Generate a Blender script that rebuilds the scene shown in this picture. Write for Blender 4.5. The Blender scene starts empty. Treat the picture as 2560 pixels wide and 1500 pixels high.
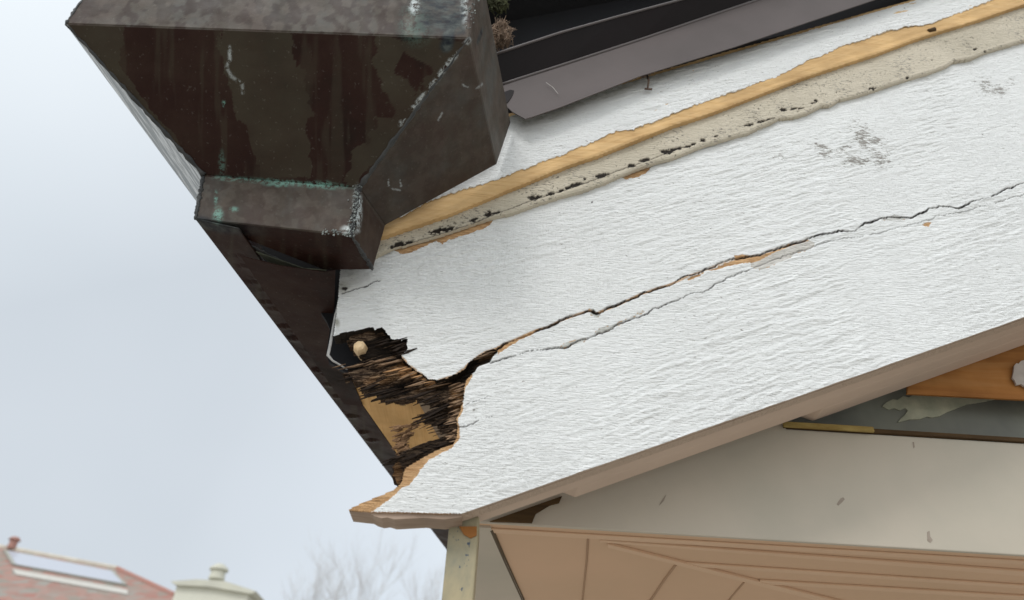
import bpy, math, random
import numpy as np
from mathutils import Vector, Matrix
random.seed(7)
S = bpy.context.scene
COL = S.collection
# ------------------------------------------------------------------ camera
PITCH, ROLL, LENS = math.radians(36), math.radians(3.5), 26.0
FP = LENS / 36.0 * 2560.0
CAM = np.array([0.0, 0.0, 1.6])
_r = np.array([1.0, 0, 0]); _u = np.array([0, -math.sin(PITCH), math.cos(PITCH)])
CF = np.array([0, math.cos(PITCH), math.sin(PITCH)])
CR = _r * math.cos(ROLL) + _u * math.sin(ROLL)
CU = _u * math.cos(ROLL) - _r * math.sin(ROLL)
cam = bpy.data.cameras.new('camera'); camo = bpy.data.objects.new('camera', cam); COL.objects.link(camo)
camo.matrix_world = Matrix(((CR[0], CU[0], -CF[0], CAM[0]), (CR[1], CU[1], -CF[1], CAM[1]), (CR[2], CU[2], -CF[2], CAM[2]), (0, 0, 0, 1)))
cam.lens = LENS; cam.sensor_width = 36; cam.clip_start = 0.02; cam.clip_end = 3000
cam.dof.use_dof = True; cam.dof.focus_distance = 0.98; cam.dof.aperture_fstop = 4.8
S.camera = camo
# ------------------------------------------------------------------ sky and sun (bright overcast)
SUN_EL, SUN_AZ = math.radians(44), math.radians(-158)      # behind the camera, a little left
SD = Vector((math.sin(SUN_AZ) * math.cos(SUN_EL), math.cos(SUN_AZ) * math.cos(SUN_EL), math.sin(SUN_EL)))
W_ = bpy.data.worlds.new("World"); S.world = W_; W_.use_nodes = True
nt = W_.node_tree; nt.nodes.clear(); N = nt.nodes.new; L = nt.links.new
out = N('ShaderNodeOutputWorld'); add = N('ShaderNodeAddShader')
sky = N('ShaderNodeTexSky'); sky.sky_type = 'NISHITA'; sky.sun_disc = False
sky.sun_elevation = SUN_EL; sky.sun_rotation = SUN_AZ
b1 = N('ShaderNodeBackground'); b1.inputs[1].default_value = 0.006; L(sky.outputs[0], b1.inputs[0])
tc = N('ShaderNodeTexCoord'); nz = N('ShaderNodeTexNoise'); nz.inputs['Scale'].default_value = 1.6; nz.inputs['Detail'].default_value = 3
L(tc.outputs['Generated'], nz.inputs['Vector'])
cr = N('ShaderNodeValToRGB'); cr.color_ramp.elements[0].position = .32; cr.color_ramp.elements[1].position = .68
cr.color_ramp.elements[0].color = (.575, .635, .69, 1); cr.color_ramp.elements[1].color = (.67, .72, .775, 1)
L(nz.outputs['Fac'], cr.inputs[0])
dot = N('ShaderNodeVectorMath'); dot.operation = 'DOT_PRODUCT'; dot.inputs[1].default_value = SD
L(tc.outputs['Generated'], dot.inputs[0])
mr = N('ShaderNodeMapRange'); mr.inputs['From Min'].default_value = 0.0; mr.inputs['From Max'].default_value = 1.0
mr.inputs['To Min'].default_value = 1.0; mr.inputs['To Max'].default_value = 1.9; L(dot.outputs['Value'], mr.inputs['Value'])
dot2 = N('ShaderNodeVectorMath'); dot2.operation = 'DOT_PRODUCT'; dot2.inputs[1].default_value = Vector((.35, .93, .1)).normalized()
L(tc.outputs['Generated'], dot2.inputs[0])
mr2 = N('ShaderNodeMapRange'); mr2.inputs['From Min'].default_value = .72; mr2.inputs['From Max'].default_value = 1.0
mr2.inputs['To Min'].default_value = 1.0; mr2.inputs['To Max'].default_value = 1.25; L(dot2.outputs['Value'], mr2.inputs['Value'])
mul = N('ShaderNodeMath'); mul.operation = 'MULTIPLY'; L(mr.outputs[0], mul.inputs[0]); L(mr2.outputs[0], mul.inputs[1])
mxc = N('ShaderNodeMix'); mxc.data_type = 'RGBA'; mxc.inputs[7].default_value = (.76, .80, .82, 1); L(cr.outputs[0], mxc.inputs[6])
mrc = N('ShaderNodeMapRange'); mrc.inputs['From Min'].default_value = .0; mrc.inputs['From Max'].default_value = .6; L(dot.outputs['Value'], mrc.inputs['Value']); L(mrc.outputs[0], mxc.inputs[0])
b2 = N('ShaderNodeBackground'); L(mxc.outputs[2], b2.inputs[0]); L(mul.outputs[0], b2.inputs[1])
L(b1.outputs[0], add.inputs[0]); L(b2.outputs[0], add.inputs[1]); L(add.outputs[0], out.inputs[0])
sl = bpy.data.lights.new('sun', 'SUN'); sl.energy = 1.1; sl.angle = math.radians(14); sl.color = (1, .98, .96)
so = bpy.data.objects.new('sun', sl); COL.objects.link(so); so.rotation_euler = SD.to_track_quat('Z', 'Y').to_euler()
S.view_settings.view_transform = 'Standard'; S.view_settings.look = 'None'; S.view_settings.exposure = 0.0; S.view_settings.gamma = 1

# ------------------------------------------------------------------ helpers
def ray(px, py):
    d = CF + CR * ((px - 1280) / FP) - CU * ((py - 750) / FP)
    return d
def onY(px, py, y):                       # point of the vertical plane y = const
    d = ray(px, py); return CAM + d * ((y - CAM[1]) / d[1])
def onZ(px, py, z):                       # point of the horizontal plane z = const
    d = ray(px, py); return CAM + d * ((z - CAM[2]) / d[2])
def proj(P):
    P = np.atleast_2d(P) - CAM; d = P @ CF
    return np.stack([1280 + FP * (P @ CR) / d, 750 - FP * (P @ CU) / d], -1)
def tag(o, label=None, cat=None, group=None, kind=None):
    if label: o['label'] = label
    if cat: o['category'] = cat
    if group: o['group'] = group
    if kind: o['kind'] = kind
    return o
def empty(name, loc, label, cat, group=None):
    o = bpy.data.objects.new(name, None); COL.objects.link(o); o.location = loc; o.empty_display_size = .05
    return tag(o, label, cat, group)
def link(name, me, mat, parent=None):
    o = bpy.data.objects.new(name, me); COL.objects.link(o)
    if mat: me.materials.append(mat)
    if parent:
        o.parent = parent
        if parent.type == 'EMPTY': o.matrix_parent_inverse = Matrix.Translation(-parent.location)
    return o
class MB:
    def __init__(s): s.v = []; s.f = []
    def poly(s, pts):
        n = len(s.v); s.v += [tuple(p) for p in pts]; s.f.append(tuple(range(n, n + len(pts)))); return s
    def prism(s, pts, vec):               # closed prism: polygon pts swept by vec
        n = len(s.v); k = len(pts); vec = np.array(vec, float)
        s.v += [tuple(p) for p in pts] + [tuple(np.array(p) + vec) for p in pts]
        s.f.append(tuple(range(n, n + k))); s.f.append(tuple(range(n + 2 * k - 1, n + k - 1, -1)))
        for i in range(k):
            j = (i + 1) % k; s.f.append((n + j, n + i, n + k + i, n + k + j))
        return s
    def box(s, x0, x1, y0, y1, z0, z1):
        return s.prism([(x0, y0, z0), (x1, y0, z0), (x1, y0, z1), (x0, y0, z1)], (0, y1 - y0, 0))
    def tube(s, pts, rad, k=7):
        pts = [np.array(p, float) for p in pts]; n0 = len(s.v)
        for i, p in enumerate(pts):
            t = pts[min(i + 1, len(pts) - 1)] - pts[max(i - 1, 0)]; t = t / (np.linalg.norm(t) + 1e-9)
            a = np.cross(t, [0.3, .2, .93]); a /= np.linalg.norm(a) + 1e-9; b = np.cross(t, a)
            r = rad[i] if hasattr(rad, '__len__') else rad
            for j in range(k):
                an = 2 * math.pi * j / k; s.v.append(tuple(p + r * (a * math.cos(an) + b * math.sin(an))))
        for i in range(len(pts) - 1):
            for j in range(k):
                q = n0 + i * k; s.f.append((q + j, q + (j + 1) % k, q + k + (j + 1) % k, q + k + j))
        s.f.append(tuple(n0 + j for j in range(k - 1, -1, -1))); s.f.append(tuple(n0 + (len(pts) - 1) * k + j for j in range(k)))
        return s
    def mesh(s, name, smooth=False):
        me = bpy.data.meshes.new(name); me.from_pydata(s.v, [], s.f)
        import bmesh
        bm = bmesh.new(); bm.from_mesh(me); bmesh.ops.recalc_face_normals(bm, faces=bm.faces); bm.to_mesh(me); bm.free()
        if smooth: me.polygons.foreach_set('use_smooth', [True] * len(me.polygons))
        return me
    def build(s, name, mat, parent=None, smooth=False, bevel=0):
        o = link(name, s.mesh(name, smooth), mat, parent)
        if bevel:
            m = o.modifiers.new('b', 'BEVEL'); m.width = bevel; m.segments = 2; m.limit_method = 'ANGLE'; m.angle_limit = .7
        return o
# --- numpy noise
_rng = np.random.RandomState(11); _T = _rng.rand(256, 256)
def vnoise(x, y, seed=0):
    x = x + seed * 17.31; y = y + seed * 9.77
    xi = np.floor(x).astype(int); yi = np.floor(y).astype(int); xf = x - xi; yf = y - yi
    xf = xf * xf * (3 - 2 * xf); yf = yf * yf * (3 - 2 * yf)
    g = lambda a, b: _T[a & 255, b & 255]
    return (g(xi, yi) * (1 - xf) + g(xi + 1, yi) * xf) * (1 - yf) + (g(xi, yi + 1) * (1 - xf) + g(xi + 1, yi + 1) * xf) * yf
def fbm(x, y, o=4, seed=0):
    a = 0; w = .5; t = 0
    for i in range(o):
        a = a + w * vnoise(x * 2 ** i, y * 2 ** i, seed + i); t += w; w *= .5
    return a / t
def inpoly(X, Y, P):
    P = np.array(P, float); r = np.zeros(X.shape, bool); n = len(P)
    for i in range(n):
        x0, y0 = P[i]; x1, y1 = P[(i + 1) % n]
        if y0 == y1: continue
        c = ((y0 > Y) != (y1 > Y)) & (X < (x1 - x0) * (Y - y0) / (y1 - y0) + x0); r ^= c
    return r
def segdist(X, Y, P):                      # distance to a polyline, and parameter 0..1
    P = np.array(P, float); D_ = np.full(X.shape, 1e9); T_ = np.zeros(X.shape); n = len(P) - 1
    for i in range(n):
        a = P[i]; b = P[i + 1]; ab = b - a; l2 = (ab ** 2).sum() + 1e-12
        t = np.clip(((X - a[0]) * ab[0] + (Y - a[1]) * ab[1]) / l2, 0, 1)
        d = np.hypot(X - a[0] - t * ab[0], Y - a[1] - t * ab[1]); m = d < D_
        D_ = np.where(m, d, D_); T_ = np.where(m, (i + t) / n, T_)
    return D_, T_
def ss(x, a, b):
    t = np.clip((x - a) / (b - a), 0, 1); return t * t * (3 - 2 * t)
F2S = 2560 / 2520.0
def fs(pts): return [(x * F2S, y * F2S) for x, y in pts]

# ------------------------------------------------------------------ materials
def mat(name):
    m = bpy.data.materials.new(name); m.use_nodes = True; t = m.node_tree; t.nodes.clear()
    o = t.nodes.new('ShaderNodeOutputMaterial'); p = t.nodes.new('ShaderNodeBsdfPrincipled'); t.links.new(p.outputs[0], o.inputs[0])
    return m, t, p
class G:                                    # small node graph helper
    def __init__(s, t): s.t = t; s.tc = t.nodes.new('ShaderNodeTexCoord')
    def n(s, k): return s.t.nodes.new(k)
    def l(s, a, b): s.t.links.new(a, b)
    def coord(s, scale=(1, 1, 1), rot=(0, 0, 0), src='Object'):
        m = s.n('ShaderNodeMapping'); m.inputs['Scale'].default_value = scale; m.inputs['Rotation'].default_value = rot
        s.l(s.tc.outputs[src], m.inputs['Vector']); return m.outputs[0]
    def noise(s, vec, scale=1, detail=4, rough=.55, dist=0):
        k = s.n('ShaderNodeTexNoise'); k.inputs['Scale'].default_value = scale; k.inputs['Detail'].default_value = detail
        k.inputs['Roughness'].default_value = rough; k.inputs['Distortion'].default_value = dist; s.l(vec, k.inputs['Vector']); return k.outputs['Fac']
    def ramp(s, fac, stops):
        r = s.n('ShaderNodeValToRGB'); e = r.color_ramp.elements
        while len(e) < len(stops): e.new(.5)
        for q, (p, c) in zip(e, stops):
            q.position = p; q.color = (*c, 1) if hasattr(c, '__len__') else (c, c, c, 1)
        s.l(fac, r.inputs[0]); return r.outputs[0]
    def mix(s, f, a, b, mode='MIX'):
        m = s.n('ShaderNodeMix'); m.data_type = 'RGBA'; m.blend_type = mode
        for i, v in ((0, f), (6, a), (7, b)):
            if hasattr(v, 'links') or isinstance(v, bpy.types.NodeSocket): s.l(v, m.inputs[i])
            elif i == 0: m.inputs[0].default_value = v
            else: m.inputs[i].default_value = (*v, 1)
        return m.outputs[2]
    def math(s, op, a, b):
        m = s.n('ShaderNodeMath'); m.operation = op
        for i, v in ((0, a), (1, b)):
            if isinstance(v, bpy.types.NodeSocket): s.l(v, m.inputs[i])
            else: m.inputs[i].default_value = v
        return m.outputs[0]
    def attr(s, name):
        a = s.n('ShaderNodeAttribute'); a.attribute_name = name; return a.outputs['Fac']
    def bump(s, h, dist, strength, p):
        b = s.n('ShaderNodeBump'); b.inputs['Distance'].default_value = dist; b.inputs['Strength'].default_value = strength
        s.l(h, b.inputs['Height']); s.l(b.outputs[0], p.inputs['Normal']); return b
RAKE = None   # set below (angle of the rake in the x-z plane)
D = 0.75
O0 = onY(1154, 1281, D); O1 = onY(2533, 800, D)
U = (O1 - O0); U /= np.linalg.norm(U); V = np.array([-U[2], 0, U[0]]); RAKE = math.atan2(U[2], U[0])
def uv(px, py, y=D):
    p = onY(px, py, y) - np.array([O0[0], 0, O0[2]]); return float(p[0] * U[0] + p[2] * U[2]), float(p[0] * V[0] + p[2] * V[2])
def uvs(pts, y=D): return [uv(a, b, y) for a, b in pts]
def fromuv(u, v, y): return np.array([O0[0], 0, O0[2]]) + U * u + V * v + np.array([0, y, 0])
GR = (0, RAKE, 0)   # rotates object space so that X runs along the rake

def m_wood(name, stops, scale=(2.5, 60, 60), rot=GR, rough=.75, bump=.0006, kn=None):
    m, t, p = mat(name); g = G(t)
    c = g.coord(scale, rot); f = g.noise(c, 1.6, 6, .6, 1.2)
    col = g.ramp(f, stops)
    d = g.noise(g.coord((14, 14, 14)), 1, 3)
    col = g.mix(g.ramp(d, [(.35, .0), (.75, .55)]), col, tuple(x * .55 for x in stops[0][1]))
    g.l(col, p.inputs['Base Color']); p.inputs['Roughness'].default_value = rough; p.inputs['Specular IOR Level'].default_value = .15
    g.bump(f, bump, .7, p); return m
def m_paint(name, base, low, wood1, wood2, fine=True):
    """painted timber: attributes bare, mold, wear select wood, black mould and painted shade, worn grey flecks"""
    m, t, p = mat(name); g = G(t)
    gc = g.coord((60, 60, 260), GR); gf = g.noise(gc, 1.3, 5, .6, .8)
    big = g.noise(g.coord((7, 7, 7)), 1, 3)
    col = g.mix(g.ramp(big, [(.35, 0.0), (.7, 1.0)]), base, low)
    flk = g.ramp(g.noise(g.coord((110, 110, 480), GR), 1, 5, .7), [(.34, 1.0), (.44, 0.0)])
    col = g.mix(g.math('MULTIPLY', flk, .16), col, tuple(x * .72 for x in base))
    wn = g.noise(g.coord((150, 150, 480), GR), 1, 3, .6)
    w = g.ramp(g.math('ADD', wn, g.math('MULTIPLY', g.attr('wear'), .25)), [(.68, 0.0), (.745, 1.0)])
    col = g.mix(g.math('MULTIPLY', w, .8), col, (.22, .195, .165))
    gm_ = g.ramp(g.noise(g.coord((90, 90, 160), GR), 1, 5, .7), [(.3, .5), (.6, 1.0)])
    col = g.mix(g.math('MULTIPLY', g.attr('grime_shade'), gm_), col, (.27, .255, .20))
    wd = g.ramp(g.noise(g.coord((12, 200, 200), GR), 1.5, 5, .6, .5), [(.25, wood1), (.7, wood2)])
    col = g.mix(g.attr('bare'), col, wd)
    col = g.mix(g.attr('mold_shade'), col, (.018, .012, .008))
    col = g.mix(g.attr('trim'), col, (.50, .385, .30))
    g.l(col, p.inputs['Base Color']); p.inputs['Roughness'].default_value = .6; p.inputs['Specular IOR Level'].default_value = .3
    fb = g.noise(g.coord((62, 160, 600), GR), 1, 4, .6, .8)
    xg = g.noise(g.coord((430, 160, 55), (0, RAKE - .25, 0)), 1, 3, .55, .6); xm = g.ramp(g.noise(g.coord((5, 5, 5)), 1, 3), [(.45, .05), (.62, .42)])
    h = g.math('ADD', g.math('ADD', g.math('MULTIPLY', gf, .6), g.math('MULTIPLY', fb, .8)), g.math('MULTIPLY', xg, xm))
    g.bump(h, .0042, .95, p); return m
M = {}
M['paint'] = m_paint('white_paint', (.86, .865, .855), (.82, .825, .815), (.36, .18, .07), (.72, .46, .24))
M['cream'] = m_paint('cream_paint', (.66, .59, .47), (.56, .50, .39), (.42, .27, .13), (.62, .46, .27))
M['wood'] = m_wood('bare_pine', [(.25, (.50, .29, .125)), (.42, (.66, .43, .20)), (.75, (.74, .51, .265))], (5, 120, 120), (0, RAKE - .09, 0))
M['sidewood'] = m_wood('aged_edge', [(.2, (.30, .21, .155)), (.8, (.52, .41, .33))], (3, 60, 60))
M['board_back'] = m_wood('old_timber', [(.2, (.05, .03, .02)), (.8, (.13, .08, .05))])

def m_plain(name, col, col2=None, rough=.7, sc=6, bump=0.0, metal=0.0, bs=60):
    m, t, p = mat(name); g = G(t); f = g.noise(g.coord((sc,) * 3), 1, 4)
    g.l(g.ramp(f, [(.3, col), (.7, col2 or tuple(c * .82 for c in col))]), p.inputs['Base Color'])
    p.inputs['Roughness'].default_value = rough; p.inputs['Metallic'].default_value = metal
    if bump: g.bump(g.noise(g.coord((bs,) * 3), 1, 4), bump, .6, p)
    return m
M['black'] = m_plain('void', (.006, .006, .009), (.003, .003, .004), .9)  # near-black colour in place of shade in the hollows
M['drip'] = m_plain('brown_metal', (.108, .088, .085), (.084, .069, .066), .55, 9, .0003, 0, 25)
M['drip'].node_tree.nodes['Principled BSDF'].inputs['Specular IOR Level'].default_value = .25
M['drip_shade'] = m_plain('shaded_brown_metal', (.009, .005, .0055), (.006, .004, .004), .6, 9, 0, 0)  # shaded copy of the flange metal, for the down-facing fold
M['drip_shade'].node_tree.nodes['Principled BSDF'].inputs['Specular IOR Level'].default_value = .2
M['lip'] = m_plain('highlight_brown_metal', (.105, .088, .086), (.08, .067, .065), .45, 20)  # lighter brown puts the highlight of the fold edges into colour
M['beige'] = m_plain('beige_panel', (.52, .455, .375), (.43, .39, .32), .75, 5, .0008, 0, 30)
M['chalk'] = m_plain('chalky_paint', (.52, .47, .43), (.40, .36, .33), .9, 60, .001)
M['smudge'] = m_plain('brown_smudge', (.26, .21, .17), (.34, .29, .24), .9, 90)
M['soffit'] = m_plain('soffit_tan', (.60, .46, .365), (.52, .395, .31), .7, 7, .0004, 0, 50)
M['ceil'] = m_plain('brown_ceiling', (.64, .42, .275), (.58, .39, .25), .75, 4, .0003, 0, 40)
M['ceil_light'] = m_plain('ceiling_trim', (.67, .46, .31), (.62, .42, .28), .75, 5)
M['ceil_dark'] = m_plain('ceiling_joint', (.10, .065, .035), (.07, .045, .025), .8)
M['ceil_mid'] = m_plain('ceiling_groove', (.40, .25, .15), (.33, .20, .12), .8)
M['teal'] = m_plain('grey_green_panel', (.24, .245, .20), (.13, .13, .115), .6, 9)
M['cork'] = m_plain('peeled_paint', (.52, .51, .38), (.34, .35, .26), .8, 45, .001)
M['rafter'] = m_wood('orange_rafter', [(.2, (.30, .12, .035)), (.55, (.45, .20, .06)), (.8, (.52, .27, .10))], (2, 25, 25), GR)
M['yellow'] = m_wood('yellow_batten', [(.2, (.22, .14, .04)), (.7, (.5, .38, .14))], (8, 40, 40))
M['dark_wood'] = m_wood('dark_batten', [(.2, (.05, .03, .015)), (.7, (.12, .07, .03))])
# plank beneath the eave, grain along the eave
ALPHA = math.atan(.213)
M['plank'] = m_wood('honey_plank', [(.25, (.56, .31, .12)), (.45, (.76, .47, .20)), (.85, (.84, .56, .27))], (150, 6, 150), (0, 0, ALPHA))
M['plank_grey'] = m_wood('grey_plank', [(.2, (.30, .23, .17)), (.8, (.45, .35, .26))], (40, 3, 40), (0, 0, ALPHA))

def m_rot():
    m, t, p = mat('rotten_wood'); g = G(t)
    f = g.noise(g.coord((14, 260, 260), GR), 1.2, 7, .7, 1.5)
    col = g.ramp(f, [(.36, (.008, .005, .004)), (.47, (.04, .024, .015)), (.58, (.16, .105, .068)), (.72, (.34, .25, .17))])
    org = g.ramp(f, [(.33, (.05, .02, .008)), (.48, (.36, .18, .07)), (.66, (.64, .40, .20))])
    col = g.mix(g.attr('fresh'), col, org)
    col = g.mix(g.attr('mold_shade'), col, (.008, .006, .005))
    g.l(col, p.inputs['Base Color']); p.inputs['Roughness'].default_value = .9; p.inputs['Specular IOR Level'].default_value = .15
    g.bump(f, .003, .9, p); return m
M['rot'] = m_rot()

def m_copper():
    m, t, p = mat('weathered_copper'); g = G(t)
    c = g.coord((1, 1, 1))
    base = g.ramp(g.noise(g.coord((11, 11, 5)), 1, 5, .6), [(.3, (.010, .0065, .0045)), (.5, (.024, .0095, .007)), (.75, (.036, .020, .014))])
    st = g.attr('stain')
    col = g.mix(st, base, (.055, .047, .032))
    gr = g.attr('bloom_light')
    col = g.mix(gr, col, g.ramp(g.noise(g.coord((17, 17, 9)), 1, 6, .62), [(.35, (.066, .048, .038)), (.5, (.070, .058, .046)), (.62, (.080, .075, .066))]))
    spk = g.ramp(g.noise(c, 240, 2, .5), [(.66, 0.0), (.72, 1.0)])
    col = g.mix(g.math('MULTIPLY', spk, .10), col, (.28, .27, .24))
    blotch = g.ramp(g.noise(g.coord((42, 42, 42)), 1, 5, .7), [(.45, 0.0), (.6, .35)])
    col = g.mix(g.math('MULTIPLY', blotch, gr), col, (.12, .095, .078))
    crust = g.ramp(g.noise(c, 150, 6, .8), [(.45, 0.0), (.53, 1.0)])
    col = g.mix(g.math('MULTIPLY', g.math('MULTIPLY', g.attr('verd'), crust), .8), col, (.18, .37, .31))
    col = g.mix(g.math('MULTIPLY', g.attr('lime'), crust), col, (.55, .60, .60))
    col = g.mix(g.attr('soot'), col, g.ramp(g.noise(g.coord((60, 60, 110)), 1, 5, .65), [(.38, (.010, .013, .020)), (.5, (.035, .042, .043)), (.64, (.075, .085, .080))]))
    g.l(col, p.inputs['Base Color']); p.inputs['Metallic'].default_value = 0; p.inputs['Specular IOR Level'].default_value = .12
    ro = g.ramp(g.noise(g.coord((30, 30, 30)), 1, 4), [(.3, .42), (.7, .62)]); g.l(ro, p.inputs['Roughness'])
    h = g.math('ADD', g.math('MULTIPLY', g.noise(c, 16, 3), 3.0), g.math('MULTIPLY', g.noise(c, 150, 4, .7), .25))
    g.bump(h, .0012, .6, p); return m
M['copper'] = m_copper()
M['seam'] = m_plain('dark_solder', (.03, .032, .033), (.06, .06, .058), .6, 60, .0005, .3)
M['lime'] = m_plain('lime_crust', (.40, .44, .42), (.08, .09, .09), .85, 110, .001)
M['nest'] = m_plain('dry_straw', (.42, .30, .22), (.14, .10, .07), .9, 90)
M['moss'] = m_plain('moss', (.10, .11, .05), (.05, .05, .03), .95, 60, .002)
M['rust'] = m_plain('rusty_iron', (.09, .06, .045), (.16, .11, .08), .8, 200)
M['dowel'] = m_plain('pale_end_grain', (.85, .66, .42), (.62, .40, .2), .8, 60, .001)
M['web'] = m_plain('silk', (.55, .52, .48), (.45, .43, .4), .8)
M['flash_edge'] = m_plain('pale_metal_lip', (.52, .51, .50), (.25, .24, .23), .6, 60)

# ------------------------------------------------------------------ relief sheet: a traced board with real relief
def sheet(name, outline, y0, thick, step, hf, attrs, mater, parent, holes=(), smooth=True, thickf=None, skirt=None):
    """outline in (u,v) metres; front surface y = y0 - hf(u,v); side skirt goes back by thick"""
    P = np.array(outline); u0, v0 = P.min(0) - step; u1, v1 = P.max(0) + step
    nu = int((u1 - u0) / step) + 1; nv = int((v1 - v0) / step) + 1
    uu = u0 + np.arange(nu) * step; vv = v0 + np.arange(nv) * step
    Uc, Vc = np.meshgrid(uu[:-1] + step / 2, vv[:-1] + step / 2, indexing='ij')
    cell = inpoly(Uc, Vc, outline)
    for h in holes: cell &= ~inpoly(Uc, Vc, h)
    Ug, Vg = np.meshgrid(uu, vv, indexing='ij')
    used = np.zeros((nu, nv), bool)
    for a in (0, 1):
        for b in (0, 1): used[a:nu - 1 + a, b:nv - 1 + b] |= cell
    idx = -np.ones((nu, nv), int); idx[used] = np.arange(used.sum())
    H = hf(Ug, Vg); n = int(used.sum())
    X = O0[0] + U[0] * Ug + V[0] * Vg; Z = O0[2] + U[2] * Ug + V[2] * Vg; Y = y0 - H
    co = np.stack([X[used], Y[used], Z[used]], -1)
    i, j = np.nonzero(cell)
    f = np.stack([idx[i, j], idx[i + 1, j], idx[i + 1, j + 1], idx[i, j + 1]], -1)
    # skirt
    e = []
    cp = np.pad(cell, 1)
    for (di, dj, a, b) in ((0, -1, (0, 0), (1, 0)), (1, 0, (1, 0), (1, 1)), (0, 1, (1, 1), (0, 1)), (-1, 0, (0, 1), (0, 0))):
        m = cell & ~cp[1 + di:1 + di + cell.shape[0], 1 + dj:1 + dj + cell.shape[1]]
        i, j = np.nonzero(m); e.append(np.stack([idx[i + a[0], j + a[1]], idx[i + b[0], j + b[1]]], -1))
    e = np.concatenate(e); bv = np.unique(e); mp = -np.ones(n, int); mp[bv] = n + np.arange(len(bv))
    bu = Ug[used][bv]; bw = Vg[used][bv]; back = co[bv].copy(); back[:, 1] = y0 + thick * (thickf(bu, bw) if thickf else 1)
    # duplicate the front rim for the skirt so that the edge stays crisp
    mp2 = -np.ones(n, int); mp2[bv] = n + len(bv) + np.arange(len(bv))
    co2 = np.concatenate([co, back, co[bv]])
    sk = np.stack([mp2[e[:, 1]], mp2[e[:, 0]], mp[e[:, 0]], mp[e[:, 1]]], -1)
    F = np.concatenate([f, sk]); me = bpy.data.meshes.new(name)
    me.vertices.add(len(co2)); me.vertices.foreach_set('co', co2.ravel())
    me.loops.add(F.size); me.loops.foreach_set('vertex_index', F.ravel().astype(np.int32))
    me.polygons.add(len(F)); me.polygons.foreach_set('loop_start', (np.arange(len(F)) * 4).astype(np.int32))
    sm = np.zeros(len(F), bool); sm[:len(f)] = smooth; me.polygons.foreach_set('use_smooth', sm)
    for k, fn in attrs.items():
        a = me.attributes.new(k, 'FLOAT', 'POINT'); A = np.clip(fn(Ug, Vg), 0, 1)
        val = A[used]; sv = np.clip(skirt[k](bu, bw), 0, 1) if skirt and k in skirt else val[bv] * 0 + (1 if k == 'bare' else 0)
        a.data.foreach_set('value', np.concatenate([val, sv, sv]).astype(np.float32))
    mi = np.zeros(len(F), np.int32)
    me.update(calc_edges=True); me.validate()
    return link(name, me, mater, parent)

# ================================================================== GROUND
gm, t, p = mat('lawn_and_paving'); g = G(t)
g.l(g.ramp(g.noise(g.coord((.6,) * 3), 1, 5), [(.35, (.36, .34, .30)), (.7, (.44, .41, .37))]), p.inputs['Base Color']); p.inputs['Roughness'].default_value = .95
MB().poly([(-900, -900, 0), (900, -900, 0), (900, 900, 0), (-900, 900, 0)]).build('ground', gm)['kind'] = 'structure'

# ================================================================== NEAR HOUSE
house = empty('gable_house', (0.3, D, 0), 'white timber house gable seen from below with a rotted board end above the porch post', 'house')
T = .096
# ---- main rake board
hole_top = [(850, 682), (845, 750), (840, 793), (833, 841), (858, 831), (879, 828), (904, 822), (920, 817), (934, 818), (937, 824), (955, 818), (962, 824), (968, 835), (974, 839), (979, 847), (990, 848), (999, 846), (1004, 851), (1012, 846), (1020, 848), (1017, 859), (1019, 872), (1003, 890), (1017, 907), (1042, 927), (1056, 934), (1069, 946), (1092, 950), (1118, 944), (1149, 929), (1162, 921), (1172, 905), (1193, 890), (1215, 878), (1236, 871)]
hole_low = [(1246, 880), (1232, 892), (1226, 905), (1193, 917), (1191, 925), (1166, 950), (1160, 971), (1160, 997), (1153, 1016), (1151, 1028), (1141, 1048), (1144, 1063), (1142, 1094), (1134, 1110), (1118, 1114), (1100, 1122), (1060, 1142), (1030, 1160), (1012, 1172), (1008, 1190), (1003, 1208), (985, 1223), (950, 1239), (905, 1256), (869, 1274)]
bottom = [(926, 1279), (1031, 1281), (1094, 1283), (1154, 1284)]
left_out = uvs(hole_top) + uvs(hole_low) + uvs(bottom)
UE = 2.0
topv = uv(1800, 300)[1]
outline = uvs([(870, 620)]) + left_out + [(UE, 0.0), (UE, uv(2400, 130)[1] + .03), (uv(2400, 130)[0], uv(2400, 130)[1] + .02), (uv(1400, 470)[0], uv(1400, 470)[1] + .02)]
crack_px = [(1236, 876), (1262, 860), (1300, 844), (1342, 825), (1370, 818), (1400, 802), (1440, 787), (1476, 776), (1490, 784), (1510, 775), (1540, 765), (1566, 752), (1600, 736), (1640, 722), (1674, 712), (1720, 690), (1766, 674), (1800, 660), (1845, 645), (1900, 638), (1930, 626), (1970, 612), (2010, 600), (2060, 585), (2100, 578), (2130, 578), (2160, 560), (2205, 545), (2250, 543), (2275, 545), (2310, 528), (2350, 516), (2378, 517), (2395, 521), (2430, 505), (2480, 490), (2520, 470), (2560, 457), (2700, 410), (3000, 300), (3300, 170)]
crack2_px = [(1226, 905), (1250, 897), (1290, 890), (1320, 876), (1350, 872), (1395, 868), (1410, 870), (1440, 856), (1468, 845), (1500, 832), (1540, 815), (1600, 790), (1640, 770), (1700, 745), (1760, 727), (1810, 700), (1870, 676)]
crack3_px = [(1870, 676), (1960, 640), (2080, 600), (2180, 585), (2280, 560), (2350, 540), (2420, 525), (2560, 485), (2900, 380)]
crack4_px = [(1160, 1012), (1190, 1002), (1230, 990)]
crack5_px = [(1142, 1064), (1165, 1064), (1190, 1055), (1230, 1040)]
crack6_px = [(856, 733), (880, 725), (915, 715), (950, 702)]
C1 = uvs(crack_px); C2 = uvs(crack2_px); C3 = uvs(crack3_px); C4 = uvs(crack4_px); C5 = uvs(crack5_px); C6 = uvs(crack6_px)
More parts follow.
